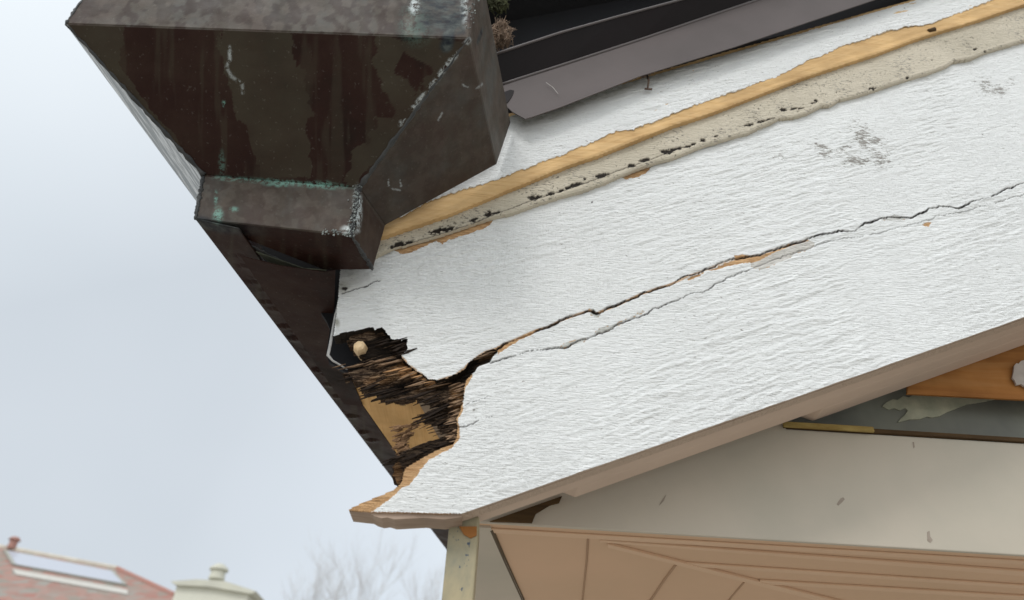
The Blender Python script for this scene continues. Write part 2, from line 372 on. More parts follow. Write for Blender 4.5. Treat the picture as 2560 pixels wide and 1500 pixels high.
scuff = [((2175, 350), (55, 75)), ((2130, 395), (60, 38)), ((1948, 390), (32, 14)), ((2480, 225), (48, 50)), ((2530, 205), (30, 12)), ((2050, 370), (40, 40)), ((2210, 410), (40, 22))]
bare_polys = [uvs(q) for q in (
    [(975, 610), (985, 624), (1000, 634), (1014, 635), (1030, 631), (1047, 622), (1062, 616), (1076, 607), (1090, 601), (1105, 610), (1120, 600), (1144, 592), (1170, 586), (1194, 575), (1215, 568), (1226, 562), (1233, 552), (1230, 530), (1100, 560)], [(1546, 430), (1550, 441), (1564, 448), (1590, 442), (1608, 436), (1621, 427), (1629, 414), (1625, 400), (1580, 410)],
    [(1140, 1100), (1134, 1116), (1104, 1130), (1085, 1146), (1072, 1152), (1050, 1174), (1044, 1188), (1022, 1212), (1004, 1222), (985, 1236), (972, 1250), (960, 1258), (943, 1268), (924, 1283), (860, 1283), (860, 1268), (950, 1225), (990, 1200), (1000, 1165), (1100, 1110)],
    [(1895, 644), (1930, 628), (1975, 611), (2020, 599), (2038, 606), (2030, 620), (1990, 634), (1962, 652), (1900, 677), (1880, 669), (1876, 655)],
    [(1836, 640), (1846, 636), (1905, 638), (1930, 628), (1975, 610), (2020, 597), (2022, 601), (1975, 615), (1935, 632), (1900, 650), (1878, 656), (1838, 662)],
    [(1472, 774), (1482, 770), (1494, 782), (1505, 786), (1492, 794), (1476, 786)],
    [(1484, 834), (1500, 820), (1540, 810), (1536, 820), (1505, 832)], [(1410, 858), (1440, 850), (1466, 842), (1462, 852), (1420, 866), (1398, 872)],
    [(1536, 812), (1608, 776), (1610, 780), (1560, 802), (1540, 818)],
    [(2200, 550), (2236, 536), (2250, 540), (2262, 548), (2232, 552)], [(2306, 562), (2318, 554), (2330, 556), (2322, 566)],
    [(1718, 696), (1762, 680), (1750, 690), (1722, 702)], [(1770, 676), (1800, 664), (1840, 650), (1838, 660), (1790, 676)],
    [(1236, 870), (1290, 846), (1345, 822), (1344, 830), (1290, 856), (1246, 884)])]
edge_line = left_out
pale = {3: .42, 5: .5, 6: .4, 7: .4, 8: .55, 9: .4}
def warp(u, v): return v + .004 * (fbm(u * 14, v * 14, 3, 5) - .5) * 2 + .0025 * (fbm(u * 50, v * 60, 2, 8) - .5)
def grain(u, v, k=1.0):
    vw = warp(u, v)
    rough = .35 + 1.1 * ss(fbm(u * 9, v * 12, 3, 21), .35, .7)
    a = fbm(u * 48, vw * 330, 3, 1) - .5
    b = fbm(u * 22, vw * 150, 3, 2) - .5
    c = fbm(u * 170, v * 130, 2, 3) - .5
    return k * (rough * (.0024 * a + .0016 * b) + .00018 * c + .0016 * (fbm(u * 8, v * 10, 3, 4) - .5))
def crv(u, v): return v + .0011 * (vnoise(u * 330, v * 0 + .5, 31) - .5) * 2 + .0022 * (vnoise(u * 95, v * 0 + .5, 35) - .5) * 2
def crackdepth(u, v, c, w0, w1, depth, seed):
    d, tt = segdist(u, crv(u, v), c)
    w = (w0 + (w1 - w0) * vnoise(u * 45, v * 0 + .3, seed + 3)) * (.35 + .65 * ss(vnoise(u * 28, v * 0 + .1, 36), .2, .45))
    return -depth * ss(d, w, w * .25)
def mb_bare(u, v):
    r = np.zeros(u.shape)
    for qi, q in enumerate(bare_polys): r = np.maximum(r, inpoly(u + .0012 * (vnoise(u * 300, v * 300, 4) - .5), v + .0022 * (vnoise(u * 200, v * 500, 6) - .5), q))
    for q in pale: r = np.where(inpoly(u, v, bare_polys[q]) & (~inpoly(u, v, bare_polys[4])), np.minimum(r, .12 if q == 3 else 0), r)
    for q in (): r = np.where(inpoly(u, v, bare_polys[q]) & (~inpoly(u, v, bare_polys[4])), np.minimum(r, pale[q] * (.6 + .8 * vnoise(u * 200, v * 600, 8))), r)
    d, _ = segdist(u, v, C1); r = np.maximum(r, ss(d, .0021, .0009) * ss(-u, -uv(2080, 590)[0], -uv(1900, 640)[0] + .2))
    # chipped rim round the rot
    d2, _ = segdist(u, v, uvs(hole_low[4:])); w = -.001 + .0050 * vnoise(u * 90, v * 90, 9)
    r = np.maximum(r, (d2 < w) * 1.0)
    d3, _ = segdist(u, v, uvs(hole_top[22:])); r = np.maximum(r, (d3 < -.0006 + .0026 * vnoise(u * 120, v * 120, 12)) * .9)
    return r
def mb_dark(u, v):  # crevice shade of the cracks painted dark, plus a few dark spots
    r = np.zeros(u.shape)
    for c, w, a in ((C1, .0016, 1), (C2, .0009, .9), (C3, .0008, .6), (C4, .0006, .75), (C5, .0008, .8), (C6, .0009, .9)):
        d, _ = segdist(u, crv(u, v), c); ww = w * (.45 + .95 * vnoise(u * 60, v * 0 + .2, 33)) * (.4 + .6 * ss(vnoise(u * 28, v * 0 + .1, 36), .2, .45))
        r = np.maximum(r, a * ss(d, ww * 1.3, ww * .5))
    for (px, py, rr) in ((1484, 780, .0032), (1494, 784, .0025), (2442, 652, .0016), (2440, 648, .0012), (1660, 404, .0022), (862, 722, .004), (1480, 506, .0014), (2455, 336, .0012)):
        a, b = uv(px, py); r = np.maximum(r, ss(np.hypot(u - a, (v - b)) + .003 * (vnoise(u * 400, v * 400, 3) - .5), rr, rr * .5))
    return r
def mb_wear(u, v):
    r = np.zeros(u.shape)
    for (c, s_) in scuff:
        a, b = uv(*c); k = abs(uv(c[0] + s_[0], c[1])[0] - a); k2 = abs(uv(c[0], c[1] - s_[1])[1] - b)
        r = np.maximum(r, ss(np.hypot((u - a) / k, (v - b) / k2) + .8 * (fbm(u * 40, v * 60, 3, 19) - .5), 1.25, .2))
    r = r * (.45 + .55 * ss(fbm(u * 60, v * 90, 3, 15), .4, .6)); return np.maximum(r, .12 * ss(fbm(u * 7, v * 9, 3, 14), .5, .75))
def mb_h(u, v):
    h = grain(u, v) + .0004 * mb_wear(u, v) * (vnoise(u * 260, v * 700, 2) - .5)
    h = h + crackdepth(u, v, C1, .0008, .0015, .006, 31) + crackdepth(u, v, C2, .0006, .0014, .005, 31) + crackdepth(u, v, C3, .0004, .0008, .0015, 31)
    h = h + crackdepth(u, v, C4, .0004, .0007, .0012, 31) + crackdepth(u, v, C5, .0004, .0009, .0016, 31) + crackdepth(u, v, C6, .0006, .001, .002, 31)
    d1, _ = segdist(u, v, C1); h = h + .0003 * ss(d1, .010, .002)           # lips of the crack stand up
    h = h - .0010 * mb_bare(u, v)
    # cross-grain wrinkles near the left end
    k = ss(-u, -uv(1500, 700)[0], -uv(1150, 750)[0]) * ss(v, uv(1200, 900)[1], uv(1200, 760)[1])
    h = h + k * .0012 * (fbm(u * 190, v * 55, 3, 41) - .5)
    return h
v_d = uv(1110, 1128)[1]; v_0 = .003; u_t = uv(869, 1274)[0]; u_t2 = uv(950, 1274)[0]
zero = lambda u, v: 0 * u
def mb_grime(u, v):
    a, b = uv(856, 716); r_ = .8 * ss(np.hypot((u - a) / 1.3, v - b), .016, .002); a, b = uv(870, 690); r_ = np.maximum(r_, .5 * ss(np.hypot(u - a, v - b), .03, .004))
    for q in pale: r_ = np.maximum(r_, inpoly(u + .0012 * (vnoise(u * 300, v * 300, 4) - .5), v + .0022 * (vnoise(u * 200, v * 500, 6) - .5), bare_polys[q]) * (.42 if q == 3 else .6))
    a, b = uv(842, 806); return np.maximum(r_, .8 * ss(np.hypot((u - a) * 2, v - b), .01, .003))
board = sheet('rake_board', outline, D, .024, .0011, mb_h, {'bare': mb_bare, 'mold_shade': mb_dark, 'wear': mb_wear, 'grime_shade': mb_grime, 'trim': zero}, M['paint'], house,
              thickf=lambda u, v: .22 + .78 * ss(u, u_t + .005, u_t2 + .02) if True else 1,
              skirt={'mold_shade': lambda u, v: 1.0 * ss(v, v_d - .01, v_d + .01) * (u < uv(1300, 800)[0]), 'trim': lambda u, v: (v < v_0) * 1.0 * (u > u_t2)})  # sides of the hole blackened: shade put into the colour
board['label'] = 'wide white rake board with peeling paint, long cracks and a rotted end'
# core of the board: rear face and the tan underside strip behind the white face
def yprism(pts_px, y0, y1, yref=None):
    pts = [onY(a, b, yref if yref is not None else y0) for a, b in pts_px]
    pts = [np.array([p[0], y0, p[2]]) for p in pts]
    return MB().prism(pts, (0, y1 - y0, 0))
def uvprism(pts, y0, y1): return MB().prism([fromuv(a, b, y0) for a, b in pts], (0, y1 - y0, 0))
u_s = uv(1185, 1290)[0]
uvprism([(u_s - .02, .004), (UE, .004), (UE, .05), (u_s + .02, .05)], D + .0245, D + .062).build('soffit_batten', M['soffit'], house, bevel=.002)
uvprism([(.004, -.0016), (UE, -.0016), (UE, .004), (.004, .004)], D + .0035, D + .0065).build('shade_bead', M['sidewood'], house, bevel=.0006)  # added bead, its darker tone stands for a thin shade line
# ragged underside of the horizontal tail cut
rg = MB(); 
pts = [(872, 1276), (926, 1282), (936, 1288), (952, 1293), (968, 1291), (985, 1296), (1060, 1292), (1110, 1296), (1154, 1290), (1154, 1284), (1031, 1279), (926, 1277)]
rg = yprism(pts, D + .003, D + .034, D)
rg.build('torn_edge', M['sidewood'], board)

# ---- cream bed strip, 8 mm proud
Yc = D - .008
cl = [(925, 660), (935, 640), (959, 628), (985, 616), (1011, 610), (1047, 599), (1090, 588), (1144, 570), (1194, 553), (1229, 542), (1282, 530), (1340, 509), (1399, 490), (1458, 474), (1517, 453), (1546, 439), (1564, 432), (1590, 421), (1619, 410), (1644, 403), (1682, 393), (1755, 363), (1800, 350), (1840, 338), (1872, 330), (1898, 317), (1925, 306), (1948, 294), (1985, 291), (2020, 280), (2055, 262), (2075, 261), (2087, 256), (2099, 247), (2140, 238), (2189, 223), (2230, 208), (2271, 195), (2320, 181), (2364, 166), (2387, 151), (2428, 145), (2466, 128), (2520, 112), (2560, 100)]
clu = uvs(cl, Yc); off = clu[-1]
cr_out = clu + [(UE, off[1] + .004), (UE, off[1] + .13), (clu[0][0] - .01, clu[0][1] + .11)]
tan = []
moldpts = [(1100, 575, 22, 7), (1122, 571, 10, 4), (1020, 606, 12, 4), (995, 612, 14, 8), (1183, 548, 8, 5), (1220, 536, 8, 6), (1222, 528, 3, 5), (1240, 532, 12, 4), (1330, 494, 8, 7), (1345, 492, 8, 4), (1375, 484, 8, 4), (1402, 476, 7, 4), (1420, 469, 6, 4), (1440, 461, 13, 5), (1462, 447, 5, 3), (1505, 438, 13, 6), (1578, 414, 9, 6), (1612, 400, 12, 6), (1666, 378, 14, 8), (1682, 374, 8, 5), (1696, 370, 8, 4), (1720, 365, 9, 4), (1735, 359, 6, 3), (1757, 349, 6, 5), (1790, 340, 5, 3), (1874, 312, 14, 4), (1905, 303, 10, 4), (1925, 297, 10, 3), (1960, 274, 9, 6), (1985, 271, 10, 3), (2002, 270, 7, 3), (2032, 257, 10, 3), (2040, 250, 4, 4), (2180, 221, 9, 4), (2438, 122, 7, 4), (2464, 128, 4, 3), (2330, 150, 3, 2), (2268, 193, 5, 3)]
mp_ = [(uv(a, b, Yc), c / 2300., d / 2300.) for a, b, c, d in moldpts]
gap_line = uvs([(1000, 612), (1100, 584), (1180, 558), (1225, 540), (1330, 500), (1440, 466), (1540, 428), (1620, 402), (1680, 376)], Yc)
def cr_mold(u, v):
    r = np.zeros(u.shape); ds = .0035 * (fbm(u * 260, v * 500, 3, 9) - .5) * 2
    for (a, b), rx, ry in mp_:
        q = np.hypot((u - a) / (rx * 1.6), (v - b) / (ry * 1.5)) + ds * 240; r = np.maximum(r, ss(q, 1.1, .85))
    d, _ = segdist(u, v + .001 * (vnoise(u * 200, v * 0, 4) - .5), gap_line); r = np.maximum(r, .75 * ss(d, .0009, .0004))
    sp = (vnoise(u * 420, v * 520, 17) > .9) * (fbm(u * 40, v * 40, 3, 6) > .45) * .6; return np.maximum(r, sp)
def cr_bare(u, v):
    r = np.zeros(u.shape)
    for q in tan: r = np.maximum(r, inpoly(u, v + .0015 * (vnoise(u * 200, v * 200, 6) - .5), q))
    return r
def cr_h(u, v):
    d, _ = segdist(u, v, clu)
    return .0009 * (fbm(u * 60, v * 160, 3, 51) - .5) - .002 * cr_mold(u, v) - .0012 * cr_bare(u, v) - .0018 * ss(d, .003, .0) + .0008 * ss(d, .006, .003) + .001 * (fbm(u * 20, v * 20, 2, 3) - .5)
strip = sheet('bed_strip', cr_out, Yc, .0078, .0011, cr_h, {'bare': cr_bare, 'mold_shade': cr_mold, 'wear': lambda u, v: .55 * ss(fbm(u * 30, v * 30, 3, 2), .35, .7), 'grime_shade': zero, 'trim': zero}, M['cream'], house, skirt={'bare': lambda u, v: cr_bare(u, v)})
strip['label'] = 'cream strip with black mould spots above the white rake board'

# ---- upper rake board: raw timber body with a torn coat of white paint
Yu = D - .018
pe = fs([(985, 535), (1005, 520), (1060, 490), (1100, 478), (1150, 462), (1190, 452), (1230, 437), (1300, 413), (1340, 395), (1385, 383), (1420, 365), (1450, 352), (1480, 337), (1520, 322), (1560, 318), (1590, 305), (1640, 285), (1700, 262), (1760, 240), (1800, 228), (1850, 208), (1900, 190), (1930, 180), (1960, 165), (2010, 140), (2060, 118), (2120, 97), (2180, 78), (2225, 66), (2262, 62), (2300, 55), (2350, 35), (2400, 15), (2440, 0), (2520, -28)])
ob = fs([(950, 590), (1000, 572), (1050, 558), (1100, 542), (1180, 508), (1250, 475), (1320, 445), (1400, 410), (1470, 388), (1560, 350), (1650, 310), (1700, 296), (1760, 277), (1840, 245), (1900, 220), (1980, 190), (2060, 165), (2150, 140), (2240, 105), (2310, 85), (2400, 62), (2520, 25)])
# body lower edge, from the lower boundary of the bare strip at the cream face
obu = uvs(ob, Yc - .002)
_k = np.polyfit([a for a, b in obu], [b for a, b in obu], 1); UB = [(a, .55 * b + .45 * float(np.polyval(_k, a))) for a, b in obu]
top_off = .15
body = [(UB[0][0] - .06, UB[0][1] - .0)] + UB + [(UE, UB[-1][1]), (UE, UB[-1][1] + top_off), (UB[0][0] - .06, UB[0][1] + top_off)]
def ub_h(u, v):
    d, _ = segdist(u, v, UB)
    w = v - u * .10; return .0016 * (fbm(u * 10, w * 150, 4, 61) - .5) + .0026 * (fbm(u * 6, w * 45, 3, 62) - .5) + .0010 * (fbm(u * 30, w * 400, 2, 63) - .5) - .0012 * ss(d, .003, 0)
ub = sheet('upper_rake_board', body, Yu + .0016, .0092, .0013, ub_h, {'bare': lambda u, v: 0 * u}, M['wood'], house)
ub['label'] = 'narrow upper rake board with its lower edge stripped to bare pine'
peu = uvs(pe, Yu)
pcoat = [(peu[0][0] - .03, peu[0][1] + .03)] + peu + [(UE, peu[-1][1]), (UE, UB[-1][1] + top_off - .004), (peu[0][0] - .03, UB[0][1] + top_off - .004)]
pj = []
for i in range(len(pcoat)):
    pj.append(pcoat[i])
def pc_out():
    r = [pcoat[0]]
    for i in range(1, len(peu)):
        a = np.array(peu[i - 1]); b = np.array(peu[i]); n = max(2, int(np.linalg.norm(b - a) / .0018))
        for k in range(n):
            q = a + (b - a) * k / n; w = .0022 * (vnoise(np.array([q[0] * 260]), np.array([.4]), 70)[0] - .5) * 2 + .0024 * (vnoise(np.array([q[0] * 35]), np.array([.7]), 71)[0] - .5) * 2
            r.append((q[0], q[1] + w))
    return r + pcoat[1 + len(peu):]
def pc_wear(u, v):
    top = UB[0][1] + (u - UB[0][0]) * (UB[-1][1] - UB[0][1]) / (UB[-1][0] - UB[0][0])
    return .2 * ss(fbm(u * 20, v * 30, 3, 3), .45, .7)
FLL = uvs([(1245, 240), (1282, 283), (1313, 300), (1330, 295), (1400, 271), (1600, 193), (1840, 119), (2000, 65), (2190, 1), (2560, -127)], Yu)
def pc_grime_shade(u, v):
    d, _ = segdist(u, v, FLL); w = .010 + .014 * fbm(u * 22, v * 22, 3, 44)
    return .85 * ss(d, w * 1.3, w * .15)
pco = sheet('paint_coat', pc_out(), Yu, .0014, .0011, lambda u, v: grain(u, v + .7, .85), {'bare': lambda u, v: 0 * u, 'mold_shade': lambda u, v: 0 * u, 'wear': pc_wear, 'grime_shade': pc_grime_shade, 'trim': zero}, M['paint'], ub, skirt={'bare': zero})
# dirt and the flange's shadow are painted together under the flashing
# knot in the bare strip
kc = fromuv(*uv(2330, 74, Yu), Yu)
MB().tube([kc + np.array([-.006, .0022, -.002]), kc + np.array([.006, .0018, .003])], [.0035, .0045], 9).build('knot', M['dark_wood'], ub, smooth=True)

# ---- rusty bent nail under the flashing
q = lambda px, py, y: onY(px, py, y)
MB().tube([q(1618, 188, Yu - .012), q(1622, 200, Yu - .012), q(1620, 214, Yu - .010), q(1619, 222, Yu - .004)], [.0016, .0018, .0014, .0012]).tube([q(1612, 222, Yu - .006), q(1630, 223, Yu - .005)], .0017).tube([q(1604, 194, Yu - .012), q(1626, 184, Yu - .012)], .0013).build('nail', M['rust'], house, smooth=True)['label'] = 'small rusty bent nail under the metal flashing'

# ---- drip edge flashing: vertical flange, hollow of the fold, rounded lips
Yf = D - .042
fl_low = [(1262, 262), (1282, 280), (1313, 297), (1330, 292), (1400, 268), (1600, 190), (1840, 116), (2000, 62), (2190, -2), (2560, -130)]
fl_up = [(2560, -250), (2000, -35), (1800, 32), (1600, 100), (1400, 165), (1290, 200), (1245, 215)]
fl = [onY(a, b, Yf) for a, b in fl_low] + [onY(a, b, Yf) for a, b in fl_up] + [onY(1240, 232, Yf), onY(1256, 240, Yf), onY(1276, 226, Yf), onY(1284, 230, Yf), onY(1270, 255, Yf)][0:0]
dz = MB().prism(fl, (0, .0015, 0))
de = dz.build('drip_edge', M['drip'], house); de['label'] = 'brown metal drip edge running up the roof verge'
# fold: the band above the flange leans away from the viewer's side and ends in a lip
lowl = [(1245, 215), (1290, 200), (1400, 165), (1600, 100), (1800, 32), (2000, -35), (2560, -250)]
upl = [(1240, 135), (1290, 118), (1400, 82), (1550, 40), (1700, 0), (1900, -62), (2560, -300)]
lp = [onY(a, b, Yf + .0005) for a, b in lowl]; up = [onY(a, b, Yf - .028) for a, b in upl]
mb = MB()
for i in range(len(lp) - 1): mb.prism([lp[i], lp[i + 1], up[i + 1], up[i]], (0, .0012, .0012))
mb.build('fold', M['drip_shade'], de)
MB().tube([p_ + np.array([0, -.0005, 0]) for p_ in lp], .0024, 10).build('crease', M['lip'], de, smooth=True)
MB().tube(up, .0022, 8).build('lip', M['lip'], de, smooth=True)
MB().prism([onY(a_, b_, Yf - .0012) for a_, b_ in [(1250, 240), (1262, 229), (1276, 224), (1285, 226), (1281, 238), (1272, 252), (1262, 262), (1254, 262)]], (0, .001, 0)).build('notch_shade', M['drip_shade'], de)  # raised dark plate stands for the shade of a hole
# black sheet painted as the hollow's shade, and roof covering above (out of the frame)
def off_(P, dy, dz): return [np.array([p[0], p[1] + dy, p[2] + dz]) for p in P]
vb = MB()
L0 = fromuv(-.28, .30, 0); 
hv = uv(1700, 0, Yf - .028)[1]
uvprism([(-.05, hv - .03), (UE, hv - .03), (UE, hv + .17), (-.05, hv + .17)], D + .02, D + .03).build('verge_shade', M['black'], house)
MB().prism([fromuv(a_, b_, D - .09) for a_, b_ in [(-.02, hv + .165), (UE, hv + .165), (UE, hv + .19), (-.02, hv + .19)]], np.array([math.tan(ALPHA), 1, 0]) * 3.0).build('roof', m_plain('slate_roof', (.012, .012, .014), (.007, .007, .009), .8, 12, .004, 0, 30), house)
# moss and straw stuck between gutter and verge
def clump(name, c, r, n, ln, rad, mt_, label, cat, sq=(1, 1, 1)):
    mb = MB(); rnd = random.Random(len(name))
    for i in range(n):
        a = np.array([rnd.gauss(0, 1) * sq[0], rnd.gauss(0, 1) * sq[1], rnd.gauss(0, 1) * sq[2]]); a = a / np.linalg.norm(a) * r * rnd.random() ** .5
        d = np.array([rnd.gauss(0, 1), rnd.gauss(0, 1), rnd.gauss(0, 1)]); d /= np.linalg.norm(d); d *= ln * (.5 + rnd.random())
        s0 = c + a; mb.tube([s0 - d, s0 + d * .1 + a * .1, s0 + d], [rad * .5, rad, rad * .4], 4)
    o = mb.build(name, mt_); tag(o, label, cat); return o
clump('straw_tuft', onY(1252, 88, Yu - .03), .019, 420, .010, .0007, M['nest'], 'small tuft of dry straw caught beside the copper gutter under the roof edge', 'nest debris', (.7, 1, 1.2))
clump('moss_clump', onY(1246, 8, Yu - .03), .016, 320, .006, .0012, M['moss'], 'dark green moss clump above the straw tuft beside the copper gutter', 'moss')
# spider threads
wb = MB()
wb.tube([onY(1365, 206, Yf - .004), onY(1382, 218, Yf - .004), onY(1395, 234, Yf - .004)], .0004, 4)
tag(wb.build('cobweb', M['web']), 'thin cobweb thread hanging on the brown metal drip edge', 'cobweb')

# ================================================================== COPPER GUTTER
gut = empty('copper_gutter', tuple(onY(700, 500, D - .1)), 'weathered brown copper gutter with green verdigris, boxed return facing the viewer at the eave corner', 'gutter')
yb = D - .030
RB1 = onY(1240, 410, yb); z1 = RB1[2]; RF1 = onZ(1172, 96, z1); y1 = RF1[1]
RB2 = onY(962, 562, yb); z2 = RB2[2]; RF2 = onZ(897, 470, z2); y2 = RF2[1]
LF1 = onY(165, 60, y1); LF2 = onY(510, 437, y2)
RF3 = onY(878, 588, y2 + .002); LF3 = onY(489, 547, y2 + .002); z3 = RF3[2]
RB3 = onZ(931, 672, z3 - .0)
print('CR', [uv(a, b, Yc)[1] for a, b in cl[::10]], [q_[1] for q_ in UB[::5]], clu[0], off); print('GUT', y1, y2, z1, z2, z3, LF1, LF2, LF3, RF3, RB3)
E = np.array([math.sin(ALPHA), math.cos(ALPHA), 0])
def gmask(px, kind):
    x, y = px[:, 0], px[:, 1]; n = fbm(x / 60, y / 60, 4, 3); n2 = fbm(x / 22, y / 22, 3, 5)
    z = np.zeros(len(x))
    if kind == 'stain':
        w = (n2 - .5) * 24 + (n - .5) * 70 + (fbm(x / 7, y / 5, 2, 6) - .5) * 6
        def band(poly): return inpoly(x + w, y + w * .4, poly) * 1.0
        for P in ([(165, 60), (300, 60), (330, 200), (420, 330), (520, 440), (480, 440)], [(560, 60), (735, 80), (745, 140), (770, 230), (770, 330), (790, 450), (640, 440), (600, 300), (570, 180)], [(945, 90), (1010, 100), (1010, 190), (1040, 230), (1000, 300), (930, 400), (880, 460), (850, 450), (930, 320), (975, 240), (950, 140)], [(960, 100), (1180, 100), (1000, 330), (900, 470), (860, 460), (1000, 300), (1080, 170)]):
            z = np.maximum(z, band(P))
        return np.maximum(z * (.35 + .5 * n), .35 * ss(fbm(x / 18, y / 160, 3, 22), .52, .7))
    if kind == 'bloom_light':  # patina patches, with the faces that catch more light painted lighter
        m = (y < 62 + (x - 165) * .036)
        z = m * (.35 + .65 * ss(n2, .45, .55))
        m3 = inpoly(x, y, [(500, 440), (895, 470), (880, 590), (490, 548)]); z = np.maximum(z, m3 * (.6 + .4 * ss(n2, .45, .6)))
        z = np.maximum(z, .62 * inpoly(x, y, [(1175, 90), (1250, 412), (965, 580), (893, 470)])); z = np.maximum(z, .35 * inpoly(x, y, [(897, 470), (970, 562), (935, 680), (876, 588)]))
        z = np.maximum(z, inpoly(x, y, [(1178, 0), (1172, 96), (1240, 412), (1275, 305), (1216, -60), (1178, -60)]) * 1.0); return z
    if kind == 'verd':
        d = np.abs(y - (452 + (x - 640) * .07)); z = ss(d + 14 * (n2 - .5), 13, 2) * ss(x, 610, 720) * ss(-x, -880, -800) * .9
        z = np.maximum(z, .5 * ss(d, 10, 2) * ss(x, 520, 560) * ss(-x, -900, -850))
        z = np.maximum(z, ss(np.hypot((x - 545) / 16, (y - 540) / 26), 1.2, .3) * .9); z = np.maximum(z, ss(np.hypot((x - 540) / 6, (y - 495) / 20), 1.2, .3) * .9)
        z = np.maximum(z, ss(np.hypot((x - 585) / 14, (y - 524) / 8), 1.2, .3) * .7); z = np.maximum(z, ss(np.hypot((x - 560) / 5, (y - 258) / 11), 1.1, .5))
        z = np.maximum(z, .35 * ss(np.hypot((x - 555) / 10, (y - 410) / 40), 1.2, .3)); z = np.maximum(z, .25 * ss(np.hypot((x - 1040) / 50, (y - 60) / 60), 1.2, .3)); return z
    if kind == 'lime':
        z = ss(np.hypot((x - 1036) / 16, (y - 16) / 26), 1.2, .2)
        z = np.maximum(z, ss(np.hypot((x - 1160) / 10, (y - 15) / 60), 1.2, .3)); z = np.maximum(z, ss(np.hypot((x - 893) / 13, (y - 520) / 60), 1.2, .3)); z = np.maximum(z, ss(np.hypot((x - 875) / 26, (y - 575) / 14), 1.2, .3))
        d, _ = segdist(x, y, [(574, 118), (575, 150), (566, 168), (578, 190), (606, 212), (608, 232)]); z = np.maximum(z, .6 * ss(d, 6, 1) * (.3 + n2)); 
        d, _ = segdist(x, y, [(1172, 100), (1115, 165), (1090, 200), (1045, 255), (1000, 310)]); z = np.maximum(z, .6 * ss(d, 9, 2) * (n2 > .5))
        for P in ([(1150, 200), (1160, 215), (1190, 222), (1205, 210)], [(968, 440), (972, 470), (1004, 476), (1000, 450)], [(1095, 300), (1105, 282)]):
            d, _ = segdist(x, y, P); z = np.maximum(z, .42 * ss(d, 3, 1) * (fbm(x / 9, y / 9, 2, 2) > .4))
        return z
    if kind == 'soot':
        z = ss(x + (n2 - .5) * 30, 1030, 1060) * ss(-x, -1168, -1158) * ss(-y + (n2 - .5) * 40, -96, -70) * (.55 + .45 * ss(fbm(x / 16, y / 7, 3, 8), .4, .6)); z = np.maximum(z, .75 * ss(np.hypot((x - 1199 + (y - 90) * .35) / 5, (y - 90) / 26), 1.1, .6))
        d, _ = segdist(x, y, [(1130, 60), (1115, 120)]); z = np.maximum(z, 1.0 * ss(d + 14 * (n2 - .5), 20, 8)); d, _ = segdist(x, y, [(490, 552), (560, 568), (700, 580)]); z = np.maximum(z, .8 * ss(d, 22, 6) * ss(-x, -720, -520)); return z
def panel(name, a, b, c, d, nx, ny, mt_, parent, amp=.0012, seed=0, ripple=None, nested=True):
    s, t_ = np.meshgrid(np.linspace(0, 1, nx), np.linspace(0, 1, ny), indexing='ij'); s = s.ravel()[:, None]; t_ = t_.ravel()[:, None]
    P = a * (1 - s) * (1 - t_) + b * s * (1 - t_) + c * s * t_ + d * (1 - s) * t_
    nrm = np.cross(b - a, d - a); nrm /= np.linalg.norm(nrm)
    if (nrm @ (CAM - a)) < 0: nrm = -nrm
    e = (np.minimum(np.minimum(s, 1 - s), np.minimum(t_, 1 - t_)) * 8).clip(0, 1)
    L1 = np.linalg.norm(b - a); L2 = np.linalg.norm(d - a)
    h = amp * 2 * (fbm(s * L1 * 22, t_ * L2 * 22, 3, seed) - .5)
    if ripple is not None: h = h + ripple(s, t_, P)
    P = P + nrm * h * e
    I = np.arange(nx * ny).reshape(nx, ny); F = np.stack([I[:-1, :-1], I[1:, :-1], I[1:, 1:], I[:-1, 1:]], -1).reshape(-1, 4)
    me = bpy.data.meshes.new(name); me.from_pydata(P.tolist(), [], F.tolist()); me.polygons.foreach_set('use_smooth', [True] * len(F))
    px = proj(P)
    for k in ('stain', 'bloom_light', 'verd', 'lime', 'soot'):
        at = me.attributes.new(k, 'FLOAT', 'POINT'); at.data.foreach_set('value', np.clip(gmask(px, k), 0, 1).astype(np.float32))
    o = link(name, me, mt_, parent); sm = o.modifiers.new('t', 'SOLIDIFY'); sm.thickness = .0011; sm.offset = 0
    return o
up_ = np.array([0, 0, .16])
cp = M['copper']
# return facing the viewer
panel('top_face', LF1, RF1, RF1 + up_, LF1 + up_, 220, 60, cp, gut, .0014, 1)
panel('sloping_face', LF2, RF2, RF1, LF1, 240, 110, cp, gut, .0018, 2)
panel('lower_face', LF3, RF3, RF2, LF2, 180, 60, cp, gut, .0008, 3)
# return's right end, going back to the rake
panel('end_top_face', RF1, RB1, onY(1275, 306, yb), RF1 + up_ , 60, 60, cp, gut, .0008, 4)
panel('end_sloping_face', RF2, RB2, RB1, RF1, 90, 120, cp, gut, .0014, 5)
panel('end_lower_face', RF3, RB3, RB2, RF2, 50, 60, cp, gut, .0008, 6)
# underside of the return
IB = onZ(760, 668, z3)
panel('underside', LF3, onZ(812, 674, z3), RB3, RF3, 120, 60, cp, gut, .0008, 7)
